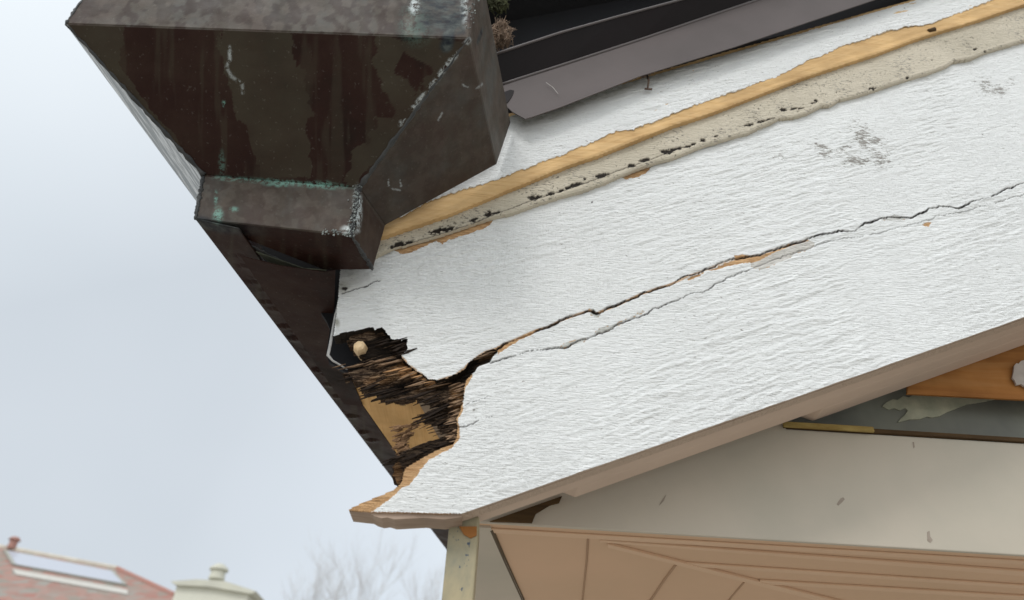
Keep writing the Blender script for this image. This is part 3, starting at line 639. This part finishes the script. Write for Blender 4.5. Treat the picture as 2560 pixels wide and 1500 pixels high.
# run along the eave, receding
Lr = 2.6
E3 = E * Lr
def rip(s, t_, P):
    px = proj(P); k = np.zeros(s.shape)
    for (x, y, r) in [(615, 665, 14), (640, 705, 16), (668, 725, 12), (665, 755, 14), (700, 772, 14), (715, 815, 14), (760, 828, 14), (740, 845, 16), (790, 875, 14), (825, 888, 12), (800, 925, 14), (830, 935, 13), (835, 960, 12), (850, 990, 10), (600, 640, 12), (650, 695, 12), (880, 1040, 9), (905, 1080, 9), (930, 1100, 8)]:
        k += (.0035 * np.exp(-(((px[:, 0] - x) / (r * 1.7)) ** 2 + ((px[:, 1] - y) / (r * .45)) ** 2)) * np.sign(.2 + (px[:, 1] - y) / 8))[:, None]
    return k
A0 = LF3; B0 = onZ(905, 1010, z3); B0 = B0 - E * ((B0[1] - A0[1]) / E[1])
panel('run_underside', A0, A0 + E3, B0 + E3, B0, 700, 60, cp, gut, .0012, 9, rip)
panel('run_lower_face', LF2, LF2 + E3, A0 + E3, A0, 200, 20, cp, gut, .0008, 10)
# bright rain streaked sloping face of the run
ms, t, p = mat('streaked_copper'); g = G(t)
f = g.noise(g.coord((90, 3, 90), (0, 0, ALPHA)), 1, 4, .6)
g.l(g.ramp(f, [(.35, (.10, .11, .10)), (.5, (.22, .22, .20)), (.58, (.62, .62, .60)), (.66, (.2, .2, .18))]), p.inputs['Base Color']); p.inputs['Roughness'].default_value = .35; p.inputs['Metallic'].default_value = .3
panel('run_sloping_face', LF1, LF1 + E3, LF2 + E3, LF2, 200, 40, ms, gut, .0008, 11)
panel('run_top_face', LF1 + up_, LF1 + up_ + E3, LF1 + E3, LF1, 200, 20, cp, gut, .0008, 12)
# solder beads along the mitres
def bead(a, b, r, n=40, amp=.0012, mt_='seam', parent=gut, name='solder_seam', r1=None):
    pts = []; rr = []
    for i in range(n + 1):
        k = i / n; pts.append(a * (1 - k) + b * k + np.array([random.uniform(-1, 1), random.uniform(-1, 1), random.uniform(-1, 1)]) * amp * .5)
        rr.append((r if r1 is None else r + (r1 - r) * k) * random.uniform(.55, 1.35))
    return MB().tube(pts, rr, 7).build(name, M[mt_], parent, smooth=True)
bead(LF1 + up_, LF1, .0017); bead(LF1, LF2, .0014, r1=.0035); bead(LF2, LF3, .0026); bead(RF1, RF2, .0010, r1=.0034); bead(RF2, RF3, .0030, amp=.003)
bead(RF3, RB3, .0018, r1=.003); bead(LF3, onZ(800, 700, z3), .0016)
for a, b, n in ((RF2, RF3, 110), (RF1 + up_ * .6, RF1 + up_ * .1, 36), (RF3, RF3 + np.array([-.03, 0, 0]), 40)):
    mb = MB(); rnd = random.Random(n)
    for i in range(n):
        k = rnd.random(); c = a * (1 - k) + b * k + np.array([rnd.gauss(-.001, .0028), rnd.gauss(-.002, .001), rnd.gauss(0, .003)])
        s_ = rnd.uniform(.0004, .0012); mb.tube([c - np.array([s_, 0, s_]), c, c + np.array([s_ * .6, 0, s_])], [s_ * .4, s_, s_ * .4], 5)
    mb.build('lime_crust', M['lime'], gut, smooth=True)
MB().prism([onZ(x, y, z3 - .0145) for x, y in [(600, 640), (700, 665), (812, 680), (838, 676), (836, 760), (828, 830), (826, 890), (850, 912), (872, 928), (884, 960), (908, 1016), (860, 1010)]], (0, 0, .0012)).build('run_flange', cp, gut)
# crumpled tab of the return's underside beside the board
tb = [onZ(x, y, z3 - .0025) for x, y in [(640, 630), (760, 672), (815, 676), (818, 700), (812, 725), (800, 735), (775, 733), (740, 712), (690, 672)]]
MB().prism(tb, (0, 0, .0014)).build('bent_tab', m_plain('mossy_copper', (.09, .095, .06), (.04, .045, .035), .8, 45, .002), gut)
MB().tube([onZ(770, 735, z3 - .004), onZ(800, 737, z3 - .004), onZ(812, 727, z3 - .004), onZ(818, 698, z3 - .004)], .0014).build('folded_hem', M['flash_edge'], gut, smooth=True)['label'] = 'pale folded hem of the bent tab'

# ---- eave structure behind the gutter: sub-fascia planks seen through the rot
zs = z3 - .012
def eaveline(px, py, z):                    # point where the eave line through the pixel meets the rake plane
    p_ = onZ(px, py, z); return p_ - E * ((p_[1] - (D + .055)) / E[1])
a = eaveline(905, 1010, zs); b = eaveline(1060, 1030, zs); c = eaveline(1190, 1040, zs)
def strip_(a, b, z, name, m_, th=.02, l0=0., l1=2.6):
    return MB().prism([a + E * l0, b + E * l0, b + E * l1, a + E * l1], (0, 0, th)).build(name, M[m_], house, bevel=.001)
strip_(a, b, zs, 'eave_plank', 'plank'); 
b2_ = b + np.array([.0015, 0, 0])
strip_(b2_ + np.array([0, 0, -.003]), c + np.array([.3, 0, -.003]), zs, 'eave_plank', 'plank_grey')
# black sheet stands for the shade inside the rake box
bk = [(842, 800), (960, 800), (1010, 900), (960, 990), (905, 960), (870, 925), (822, 890)]
yprism([(848, 690), (1010, 640), (1250, 800), (1240, 940), (1100, 985), (1040, 960), (900, 950), (868, 934), (846, 920), (822, 905), (816, 880), (830, 790)], D + .048, D + .054, D + .048).build('rake_shade', M['black'], house)
# black sheet painted as the shade between gutter and board
MB().prism([onY(650, 600, D + .05), onY(960, 600, D + .05), onY(850, 880, D + .05), onY(815, 800, D + .05), onY(770, 735, D + .05), onY(665, 668, D + .05)], (0, .01, 0)).build('gap_shade', M['black'], house)
# pale metal lip of the end flashing
MB().tube([onY(850, 742, D + .004), onY(838, 790, D + .004), onY(826, 860, D + .004), onY(820, 888, D + .006), onY(832, 902, D + .010), onY(850, 912, D + .014), onY(868, 924, D + .018)], [.0012, .0014, .0018, .0019, .0012, .0010, .0008], 6).build('flashing_lip', M['flash_edge'], house, smooth=True)

# ---- rotten timber
RP = [(862, 932), (876, 916), (896, 905), (914, 892), (906, 876), (888, 868), (876, 850), (884, 842), (882, 826), (892, 812), (930, 800), (990, 830), (1040, 840), (1060, 900), (1100, 930), (1150, 905), (1200, 870), (1250, 860), (1250, 900), (1200, 935), (1180, 960), (1175, 1000), (1170, 1060), (1160, 1100), (1141, 1096), (1143, 1078), (1128, 1068), (1106, 1070), (1088, 1064), (1102, 1052), (1062, 1042), (1086, 1030), (1106, 1020), (1112, 1008), (1092, 1003), (1062, 994), (1036, 988), (1022, 996), (1005, 1002), (985, 994), (955, 991), (950, 984), (938, 975), (912, 976), (908, 964), (900, 958), (888, 944), (880, 936), (870, 942)]
RY = D + .020
rp = uvs(RP, D + .010)
def jag(poly, amp=.0024, step=.003, seed=3):
    r = []
    for i in range(len(poly)):
        a = np.array(poly[i]); b = np.array(poly[(i + 1) % len(poly)]); n = max(1, int(np.linalg.norm(b - a) / step))
        for k in range(n):
            q = a + (b - a) * k / n; r.append((q[0] + amp * 2 * (random.random() - .5) * 1.6, q[1] + amp * .6 * (random.random() - .5)))
    return r
def rot_h(u, v):
    lay = fbm(u * 10, warp(u, v) * 75, 4, 81); lay2 = fbm(u * 30, warp(u, v) * 260, 3, 82)
    h = .012 * (np.floor(lay * 14) / 14 * .5 + lay * .5) + .006 * lay2 + .0012 * (fbm(u * 300, v * 300, 2, 5))
    for (px, py, r, dd) in ((1000, 965, .035, .006), (1110, 955, .03, .007), (990, 870, .02, .003), (1110, 1025, .022, .008)):
        a_, b_ = uv(px, py); h = h - dd * np.exp(-(((u - a_) / r) ** 2 + ((v - b_) / (r * .45)) ** 2))
    return h
def rot_fresh(u, v):
    r = np.zeros(u.shape)
    for (px, py, rx, ry, s_) in ((1015, 918, 45, 22, 1), (1150, 1010, 16, 55, .9), (1080, 955, 50, 14, .45), (960, 945, 60, 18, .3), (1215, 885, 40, 16, .5)):
        a_, b_ = uv(px, py, D + .01); r = np.maximum(r, s_ * ss(np.hypot((u - a_) / (rx / 1900.), (v - b_) / (ry / 1900.)), 1.2, .4))
    return r
def rot_dark(u, v):  # low layers and pits darkened: their shade is put into the colour
    lay = fbm(u * 10, warp(u, v) * 75, 4, 81); r = ss(lay, .46, .36) * .9
    for (px, py, rx, ry, s_) in ((995, 970, 60, 16, .95), (1120, 950, 60, 16, .9), (1130, 1045, 40, 14, .8), (960, 880, 50, 10, .7)):
        a_, b_ = uv(px, py, D + .01); r = np.maximum(r, s_ * ss(np.hypot((u - a_) / (rx / 1900.), (v - b_) / (ry / 1900.)) + (lay - .5) * 2, 1.1, .5))
    return r * (1 - .9 * rot_fresh(u, v))
rt = sheet('rotten_core', jag(rp, .0042, .0022), RY, .004, .0009, rot_h, {'fresh': rot_fresh, 'mold_shade': rot_dark}, M['rot'], board, smooth=False)
rt['label'] = 'dark crumbling rotten timber inside the hole'
RP2 = [(1150, 1075), (1135, 1085), (1085, 1102), (1040, 1118), (1003, 1134), (1000, 1146), (985, 1160), (978, 1168), (983, 1178), (985, 1192), (992, 1210), (1004, 1210), (1015, 1195), (1030, 1180), (1075, 1160), (1110, 1140), (1160, 1130)]
rt2 = sheet('rotten_core', jag(uvs(RP2, D + .008), .0015), D + .016, .02, .0009, lambda u, v: rot_h(u + .3, v + .1) * .8, {'fresh': lambda u, v: .75 * ss(fbm(u * 40, v * 40, 2, 1), .55, .7) + .0 * u, 'mold_shade': lambda u, v: rot_dark(u + .31, v + .12) * .5 + .62 - .5 * ss(fbm(u * 12, v * 160, 3, 7), .5, .65)}, M['rot'], board, smooth=False)
# crumbs clinging to the plank at the lower left of the hole
mb = MB(); rnd = random.Random(5)
for i in range(70):
    px, py = rnd.choice(((1003, 1075), (1000, 1100), (1005, 1120), (1015, 1082), (1030, 1066), (1012, 1128))); c = onY(px + rnd.gauss(0, 7), py + rnd.gauss(0, 7), D + rnd.uniform(.01, .03))
    l = rnd.uniform(.002, .009); r = rnd.uniform(.0008, .0028); d = U * l + V * rnd.uniform(-.002, .002)
    mb.tube([c - d, c + V * rnd.uniform(-.001, .001), c + d], [r * .4, r, r * .3], 5)
o = mb.build('splinters', m_wood('crumb', [(.3, (.10, .05, .025)), (.7, (.36, .22, .12))], (60, 200, 200)), board)
# long splinters across the rot
mb = MB()
for i in range(70):
    px, py = rnd.choice(((935, 905), (960, 940), (1010, 930), (1060, 960), (1110, 1050), (1125, 1075), (990, 870), (1090, 1110), (1120, 1000)))
    c = onY(px + rnd.gauss(0, 18), py + rnd.gauss(0, 8), D + rnd.uniform(.004, .014)); l = rnd.uniform(.006, .022); r = rnd.uniform(.0005, .0014)
    d = U * l + V * rnd.uniform(-.002, .002) * 1.0
    mb.tube([c - d, c + V * rnd.uniform(-.001, .001) + np.array([0, -.001, 0]), c + d], [r * .5, r, r * .2], 4)
mb.build('splinters', M['rot'], board)
def shards(pts_px, n, lmin, lmax, rmin, rmax, m_, seed, dy=(.002, .012), sp=(12, 5)):
    mb = MB(); rn = random.Random(seed)
    for i in range(n):
        k = rn.randrange(len(pts_px) - 1); f = rn.random(); a_, b_ = pts_px[k], pts_px[k + 1]
        c = onY(a_[0] + (b_[0] - a_[0]) * f + rn.gauss(0, sp[0]), a_[1] + (b_[1] - a_[1]) * f + rn.gauss(0, sp[1]), D + rn.uniform(*dy))
        l = rn.uniform(lmin, lmax); r0 = rn.uniform(rmin, rmax); d = U * l + V * l * rn.uniform(-.16, .16); wv = V * r0 * rn.uniform(.5, 1.3); t_ = np.array([0, r0, 0])
        q_ = [c - d, c - d * rn.uniform(-.1, .5) - wv, c + d, c + d * rn.uniform(-.2, .5) + wv]     # a flat four sided sliver
        n0 = len(mb.v); mb.v += [tuple(p_) for p_ in q_] + [tuple(p_ + t_ * 2) for p_ in q_]
        mb.f += [(n0, n0 + 1, n0 + 2, n0 + 3), (n0 + 7, n0 + 6, n0 + 5, n0 + 4)] + [(n0 + j, n0 + 4 + j, n0 + 4 + (j + 1) % 4, n0 + (j + 1) % 4) for j in range(4)]
    return mb.build('slivers', m_, board)
EDL = [(880, 930), (930, 972), (985, 990), (1050, 985), (1100, 1010), (1075, 1040), (1120, 1060)]
dkw = m_wood('dark_fibre', [(.3, (.008, .005, .004)), (.7, (.04, .025, .016))], (40, 200, 200)); brw = m_wood('brown_fibre', [(.3, (.14, .08, .045)), (.7, (.36, .24, .15))], (40, 200, 200)); ogw = m_wood('fresh_fibre', [(.3, (.42, .20, .08)), (.7, (.66, .42, .22))], (40, 200, 200))
shards(EDL, 34, .008, .024, .0006, .0016, dkw, 1); shards([(880, 915), (960, 900), (1010, 935), (1100, 960)], 44, .006, .020, .0005, .0012, brw, 2)
shards([(950, 850), (1005, 855), (1010, 880), (990, 895)], 26, .006, .014, .0008, .0018, dkw, 3, (-.001, .006), (8, 6)); shards([(1148, 960), (1146, 1020), (1136, 1060), (1128, 1100)], 60, .003, .010, .0005, .0013, brw, 4, (.001, .010), (7, 4))
shards([(985, 925), (1040, 930), (1090, 955)], 22, .006, .016, .0006, .0014, ogw, 5, (.002, .008)); shards([(990, 1150), (1060, 1125), (1130, 1095)], 30, .008, .022, .0007, .0018, dkw, 6, (.004, .014))
shards([(1180, 898), (1215, 882), (1240, 874)], 14, .006, .014, .0006, .0012, brw, 7, (.001, .006), (8, 3))
# pale round dowel in the black socket
dc = onY(898, 864, D + .004)
dm = MB().tube([dc + np.array([.004, .03, .004]), dc + np.array([0, .004, 0]), dc, dc + np.array([-.0005, -.002, 0])], [.0085, .0082, .0070, .0045], 7)
dw = dm.build('dowel', M['dowel'], board); dw['label'] = 'pale round dowel end in the black socket'

# ---- wall panel under the rake, battens, recess
Yp = D + .134
zp = onY(1800, 1342, Yp)[2]
def seg(name, pts_px, y, th, m_, par=house, bevel=0):
    return yprism(pts_px, y, y + th, y).build(name, M[m_], par, bevel=bevel)
wl = [onY(1190, 1312, Yp), onY(1190, 1290, Yp), onY(1420, 1225, Yp), onY(1800, 1090, Yp), onY(1965, 1062, Yp), onY(1968, 1071, Yp), onY(2180, 1086, Yp), onY(2560, 1112, Yp)]
zt = onY(2100, 1080, Yp)[2]
xr = 2.1; xl = onY(1192, 1312, Yp)[0]
x_a = onY(1965, 1068, Yp)[0]
bot = [np.array([xl, Yp, zp]), np.array([xr, Yp, zp])]
wpts = [np.array([xl, Yp, zp]), np.array([xl, Yp, zp + .012]), onY(1420, 1215, Yp), onY(1965, 1040, Yp), np.array([x_a, Yp, zt]), np.array([xr, Yp, zt]), np.array([xr, Yp, zp])]
MB().prism(wpts, (0, .006, 0)).build('frieze_panel', M['beige'], house, bevel=.0015)['label'] = 'plain beige panel below the rake board'
# dark batten and yellow batten on the top edge of the panel
MB().box(x_a - .004, xr, Yp - .004, Yp + .03, zt + .0006, zt + .006).build('ledge_batten', M['dark_wood'], house)
x_b = onY(2180, 1086, Yp)[0]
MB().box(x_a - .006, x_b, Yp - .009, Yp - .0045, zt - .001, zt + .0065).build('yellow_batten', M['yellow'], house, bevel=.001)
# recess above: grey green sheet with flaking paint, orange rafter
Yr = Yp + .05
seg('recess_panel', [(1900, 1200), (1900, 960), (2700, 700), (3500, 420), (3500, 1200)], Yr, .01, 'teal')
seg('flaked_paint', [(2206, 1016), (2216, 1006), (2232, 998), (2244, 1000), (2258, 990), (2272, 994), (2290, 982), (2500, 996), (2472, 1001), (2440, 1007), (2418, 1010), (2392, 1021), (2368, 1030), (2350, 1040), (2330, 1044), (2318, 1041), (2300, 1048), (2272, 1049), (2245, 1056), (2252, 1046), (2262, 1038), (2270, 1026), (2262, 1020), (2250, 1026), (2236, 1020), (2222, 1024)], Yr - .002, .0018, 'cork')
seg('rafter', [(2268, 984), (2272, 900), (2380, 850), (2500, 800), (2800, 700), (3400, 480), (3400, 1048), (2560, 999)], Yp + .012, .005, 'rafter', bevel=.001)
seg('white_tab', [(2536, 914), (2541, 908), (2547, 909), (2553, 902), (2566, 899), (2600, 905), (2600, 975), (2562, 966), (2553, 960), (2541, 962), (2537, 951), (2531, 944), (2534, 930)], Yp + .006, .003, 'chalk')
for q_ in ([(2101, 1246), (2108, 1243), (2112, 1248), (2106, 1255), (2096, 1264), (2092, 1260)], [(2318, 1330), (2324, 1327), (2326, 1342), (2332, 1350), (2326, 1357), (2319, 1352)], [(2282, 1105), (2285, 1105), (2287, 1118), (2284, 1120)], [(1662, 1240), (1666, 1236), (1660, 1252), (1648, 1264), (1650, 1258)]):
    seg('scuff', q_, Yp - .0004, .0008, 'smudge')
# second step of the rake underside at the right
uvprism([(uv(1478, 1200)[0], .0048), (UE, .0048), (UE, .05), (uv(1478, 1200)[0] - .05, .05)], D + .0623, D + T).build('soffit_batten', M['soffit'], house, bevel=.002)
uvprism([(uv(2185, 1000)[0], .0054), (UE, .0054), (UE, .05), (uv(2185, 1000)[0] - .05, .05)], D + T + .0003, D + T + .036).build('soffit_batten', M['soffit'], house, bevel=.002)
# dark plate painted as the shade at the foot of the batten
seg('shade_block', [(1225, 1303), (1405, 1240), (1398, 1256), (1375, 1262), (1340, 1283), (1330, 1306)], Yp - .004, .0035, 'dark_wood')

# ---- corner post
Yq = D + .030
pl_, pr_ = onY(1121, 1330, Yq), onY(1196, 1330, Yq)
mp2_, t, p = mat('peeling_post_paint'); g = G(t)
f = g.noise(g.coord((14, 14, 8)), 1, 5, .65, .4)
col = g.ramp(f, [(.3, (.22, .21, .15)), (.48, (.37, .31, .19)), (.62, (.42, .36, .24)), (.72, (.36, .35, .28))])
chip_ = g.ramp(g.noise(g.coord((130, 130, 90)), 1, 4, .6), [(.64, 0.0), (.66, 1.0)])
col = g.mix(chip_, col, (.05, .07, .10)); g.l(col, p.inputs['Base Color']); g.bump(f, .002, .6, p); p.inputs['Roughness'].default_value = .7
ztop = onY(1150, 1310, Yq)[2] + .01
MB().box(pl_[0], pr_[0], Yq, Yq + .07, 0, ztop).build('corner_post', mp2_, house, bevel=.002)['label'] = 'corner post with peeling cream and grey paint'
seg('bare_post_top', [(1148, 1316), (1192, 1316), (1192, 1338), (1176, 1345), (1160, 1336)], Yq - .002, .0018, 'rafter')
# ---- porch ceiling behind the panel
zc = zp + .002
def cz(px, py, dz=0): return onZ(px, py, zc + dz)
MB().prism([np.array([xl - .02, Yp + .0065, zc]), np.array([xr, Yp + .0065, zc]), np.array([xr, 3.4, zc]), np.array([xl + .5, 3.4, zc])], (0, 0, .02)).build('porch_ceiling', M['ceil'], house)
def cstrip(name, pa, pb, w0, w1, dz, m_, th):
    """strip in the ceiling plane from pixel pa to pixel pb, w0/w1 pixel widths downwards"""
    return MB().prism([cz(pa[0], pa[1], dz), cz(pb[0], pb[1], dz), cz(pb[0], pb[1] + w1, dz), cz(pa[0], pa[1] + w0, dz)], (0, 0, th)).build(name, M[m_], house, bevel=.0008)
cstrip('ceiling_trim', (1215, 1322), (2700, 1412), 10, 9, -.0022, 'ceil_light', .0022)
cstrip('ceiling_trim', (1500, 1352), (2700, 1440), 4, 12, -.0034, 'ceil_light', .0034)
cstrip('ceiling_trim', (1700, 1407), (2700, 1474), 8, 7, -.0028, 'ceil_light', .0028)
cstrip('ceiling_trim', (1900, 1452), (2700, 1500), 8, 8, -.003, 'ceil_light', .003)
cstrip('ceiling_trim', (1520, 1362), (2200, 1530), 8, 12, -.004, 'ceil_light', .004)
def cline(name, pts, w, dz, m_):
    q = [cz(x, y, dz) for x, y in pts]; return MB().tube(q, w, 6).build(name, M[m_], house)
cline('ceiling_joint', [(1228, 1322), (1262, 1400), (1312, 1510)], .0032, -.0005, 'ceil_dark')
cline('ceiling_joint', [(1470, 1345), (1467, 1400), (1455, 1510)], .0016, .0, 'ceil_mid')
cline('ceiling_joint', [(1690, 1410), (1660, 1450), (1620, 1510)], .0022, .0, 'ceil_mid')
cline('ceiling_joint', [(1860, 1455), (1830, 1490), (1815, 1510)], .0016, .0, 'ceil_mid')
MB().prism([cz(1180, 1318, -.003), cz(1226, 1320, -.003), cz(1340, 1570, -.003), cz(1150, 1570, -.003)], (0, 0, .003)).build('ceiling_board', M['beige'], house)
# house walls below, out of the frame
MB().box(xl + .1, xr + 1.5, 3.3, 3.4, 0, zc).build('wall', M['beige'], house)

# ================================================================== BACKGROUND HOUSE
YB = 26.0
mt_, t, p = mat('red_roof_tiles'); g = G(t)
vor = g.n('ShaderNodeTexVoronoi'); vor.inputs['Scale'].default_value = 1.0; g.l(g.coord((3.2, 3.2, 5)), vor.inputs['Vector'])
g.l(g.ramp(vor.outputs['Color'], [(.2, (.32, .16, .13)), (.45, (.24, .225, .19)), (.6, (.34, .19, .155)), (.85, (.27, .25, .22))]), p.inputs['Base Color']); p.inputs['Roughness'].default_value = .9
bh = empty('tiled_house', (-14, YB, 0), 'distant house with a red tiled roof, a long skylight and a cream chimney', 'house')
# roof plane rising away from the viewer: ridge at y = YB, eave at y = YB - 5
rg1 = onY(-60, 1357, YB); rg2 = onY(292, 1422, YB); 
rg2[2] = rg2[2]
def roofpt(px, py):    # plane through the ridge line, sloping down towards the viewer
    e1 = rg2 - rg1; e2 = np.array([0, -5.0, -3.0]); n = np.cross(e1, e2); d = ray(px, py); return CAM + d * (n @ (rg1 - CAM)) / (n @ d)
rpoly = [rg1, rg2, roofpt(436, 1488), roofpt(520, 1560), roofpt(-60, 1560)]
MB().prism(rpoly, (0, .15, -.12)).build('roof', mt_, bh)
M['ridge'] = m_plain('ridge_tile', (.58, .54, .46), (.45, .40, .34), .9, 3)
MB().tube([rg1, rg2], .10, 8).build('ridge_cap', M['ridge'], bh)
M['redridge'] = m_plain('red_hip', (.38, .18, .14), (.34, .2, .17), .9, 3)
MB().tube([rg2, roofpt(436, 1488)], .09, 8).build('hip_cap', M['redridge'], bh)
sk = [roofpt(8, 1378), roofpt(285, 1432), roofpt(318, 1466), roofpt(30, 1414)]
upv = np.array([0, -.03, .05])
f_ = MB().prism([q_ + upv * .2 for q_ in sk], upv * .8).build('skylight', m_plain('skylight_frame', (.34, .34, .30), (.28, .28, .25), .8, 3), bh)
cen = sum(sk) / 4
gl, t, p = mat('skylight_glass'); p.inputs['Base Color'].default_value = (.42, .44, .50, 1); p.inputs['Roughness'].default_value = .25; p.inputs['Metallic'].default_value = 0
MB().prism([cen + (q_ - cen) * .93 + upv * 1.02 for q_ in sk], upv * .05).build('pane', gl, f_)
MB().prism([roofpt(30, 1424) + upv * .3, roofpt(318, 1476) + upv * .3, roofpt(320, 1488) + upv * .3, roofpt(40, 1438) + upv * .3], upv * .2).build('flashing_apron', m_plain('lead_apron', (.52, .50, .46), (.46, .44, .4), .9), bh)
vb_ = onY(33, 1358, YB - .1)
MB().tube([vb_ - np.array([0, 0, .18]), vb_ + np.array([0, 0, .10])], [.14, .13], 10).tube([vb_ + np.array([0, 0, .10]), vb_ + np.array([0, 0, .2])], [.2, .12], 10).build('roof_vent', M['redridge'], bh)
MB().box(rg1[0] - 2, roofpt(470, 1540)[0], YB - 4.5, YB + 3, 0, roofpt(200, 1560)[2] - .2).build('wall', m_plain('render_wall', (.5, .48, .42), None, .9, 1), bh)
YC = YB - 3.5
M['cream_r'] = m_plain('cream_render', (.62, .61, .52), (.57, .56, .48), .9, 2)
M['cream_d'] = m_plain('cap_stone', (.55, .54, .45), (.48, .47, .40), .9, 2)
c0 = onY(438, 1478, YC); c1 = onY(620, 1490, YC)
ch = MB().box(c0[0], c1[0], YC, YC + 1.6, 0, onY(520, 1466, YC)[2]).build('chimney', M['cream_r'], bh)
MB().prism([onY(426, 1453, YC - .15), onY(490, 1448, YC - .15), onY(560, 1452, YC - .15), onY(640, 1478, YC - .15), onY(628, 1484, YC - .15), onY(520, 1466, YC - .15), onY(440, 1462, YC - .15)], (0, 1.9, 0)).build('chimney_cap', M['cream_d'], ch)
k0 = onY(541, 1449, YC + .4)
MB().tube([k0, k0 + np.array([0, 0, .26])], [.24, .20], 12).tube([k0 + np.array([0, 0, .26]), k0 + np.array([0, 0, .32]), k0 + np.array([0, 0, .44])], [.28, .27, .12], 12).build('chimney_pot', M['cream_d'], ch)

# ================================================================== BARE TREES
mtw = m_plain('hazy_twig', (.60, .60, .61), (.54, .54, .55), .9, 3)  # pale tone paints the haze into the twig colour
def tree(px, top, Y, spread, seed, label):
    rnd = random.Random(seed); base = onY(px, 1560, Y); H = onY(px, top, Y)[2]
    r = empty('bare_tree', (base[0], Y, 0), label, 'tree', 'bare trees on the skyline')
    zb = base[2]
    MB().tube([(base[0], Y, 0), (base[0] + .1, Y, zb * .5), (base[0], Y, zb)], [.16, .13, .09], 8).build('trunk', mtw, r)
    mb = MB()
    def br(p, d, l, rad, dep):
        pts = [p]; dd = d
        for i in range(4):
            dd = dd + np.array([rnd.gauss(0, .10), rnd.gauss(0, .10), rnd.gauss(.03, .05)]); dd /= np.linalg.norm(dd); pts.append(pts[-1] + dd * l / 4)
        mb.tube(pts, [rad * (1 - .17 * i) for i in range(5)], 4)
        if dep:
            for k in range(4):
                q_ = pts[rnd.randint(1, 4)]; a = rnd.uniform(-.55, .55); b = rnd.uniform(-.4, .4)
                br(q_, dd + np.array([a, b, .1]), l * rnd.uniform(.5, .75), rad * .6, dep - 1)
    for k in range(9):
        a = (k / 8 - .5) * 2
        br(np.array([base[0], Y, zb - 1.2]), np.array([a * spread, rnd.uniform(-.3, .3), 1.0]), (H - zb + 1.2) * rnd.uniform(.5, .68), .021, 3)
    mb.build('branches', mtw, r)
tree(880, 1375, 34, .40, 3, 'bare leafless tree on the skyline, the taller one in the middle')
tree(765, 1420, 36, .30, 4, 'bare leafless tree on the skyline, smaller, nearest the cream chimney')
tree(1062, 1425, 35, .32, 9, 'bare leafless tree on the skyline, partly behind the corner post')
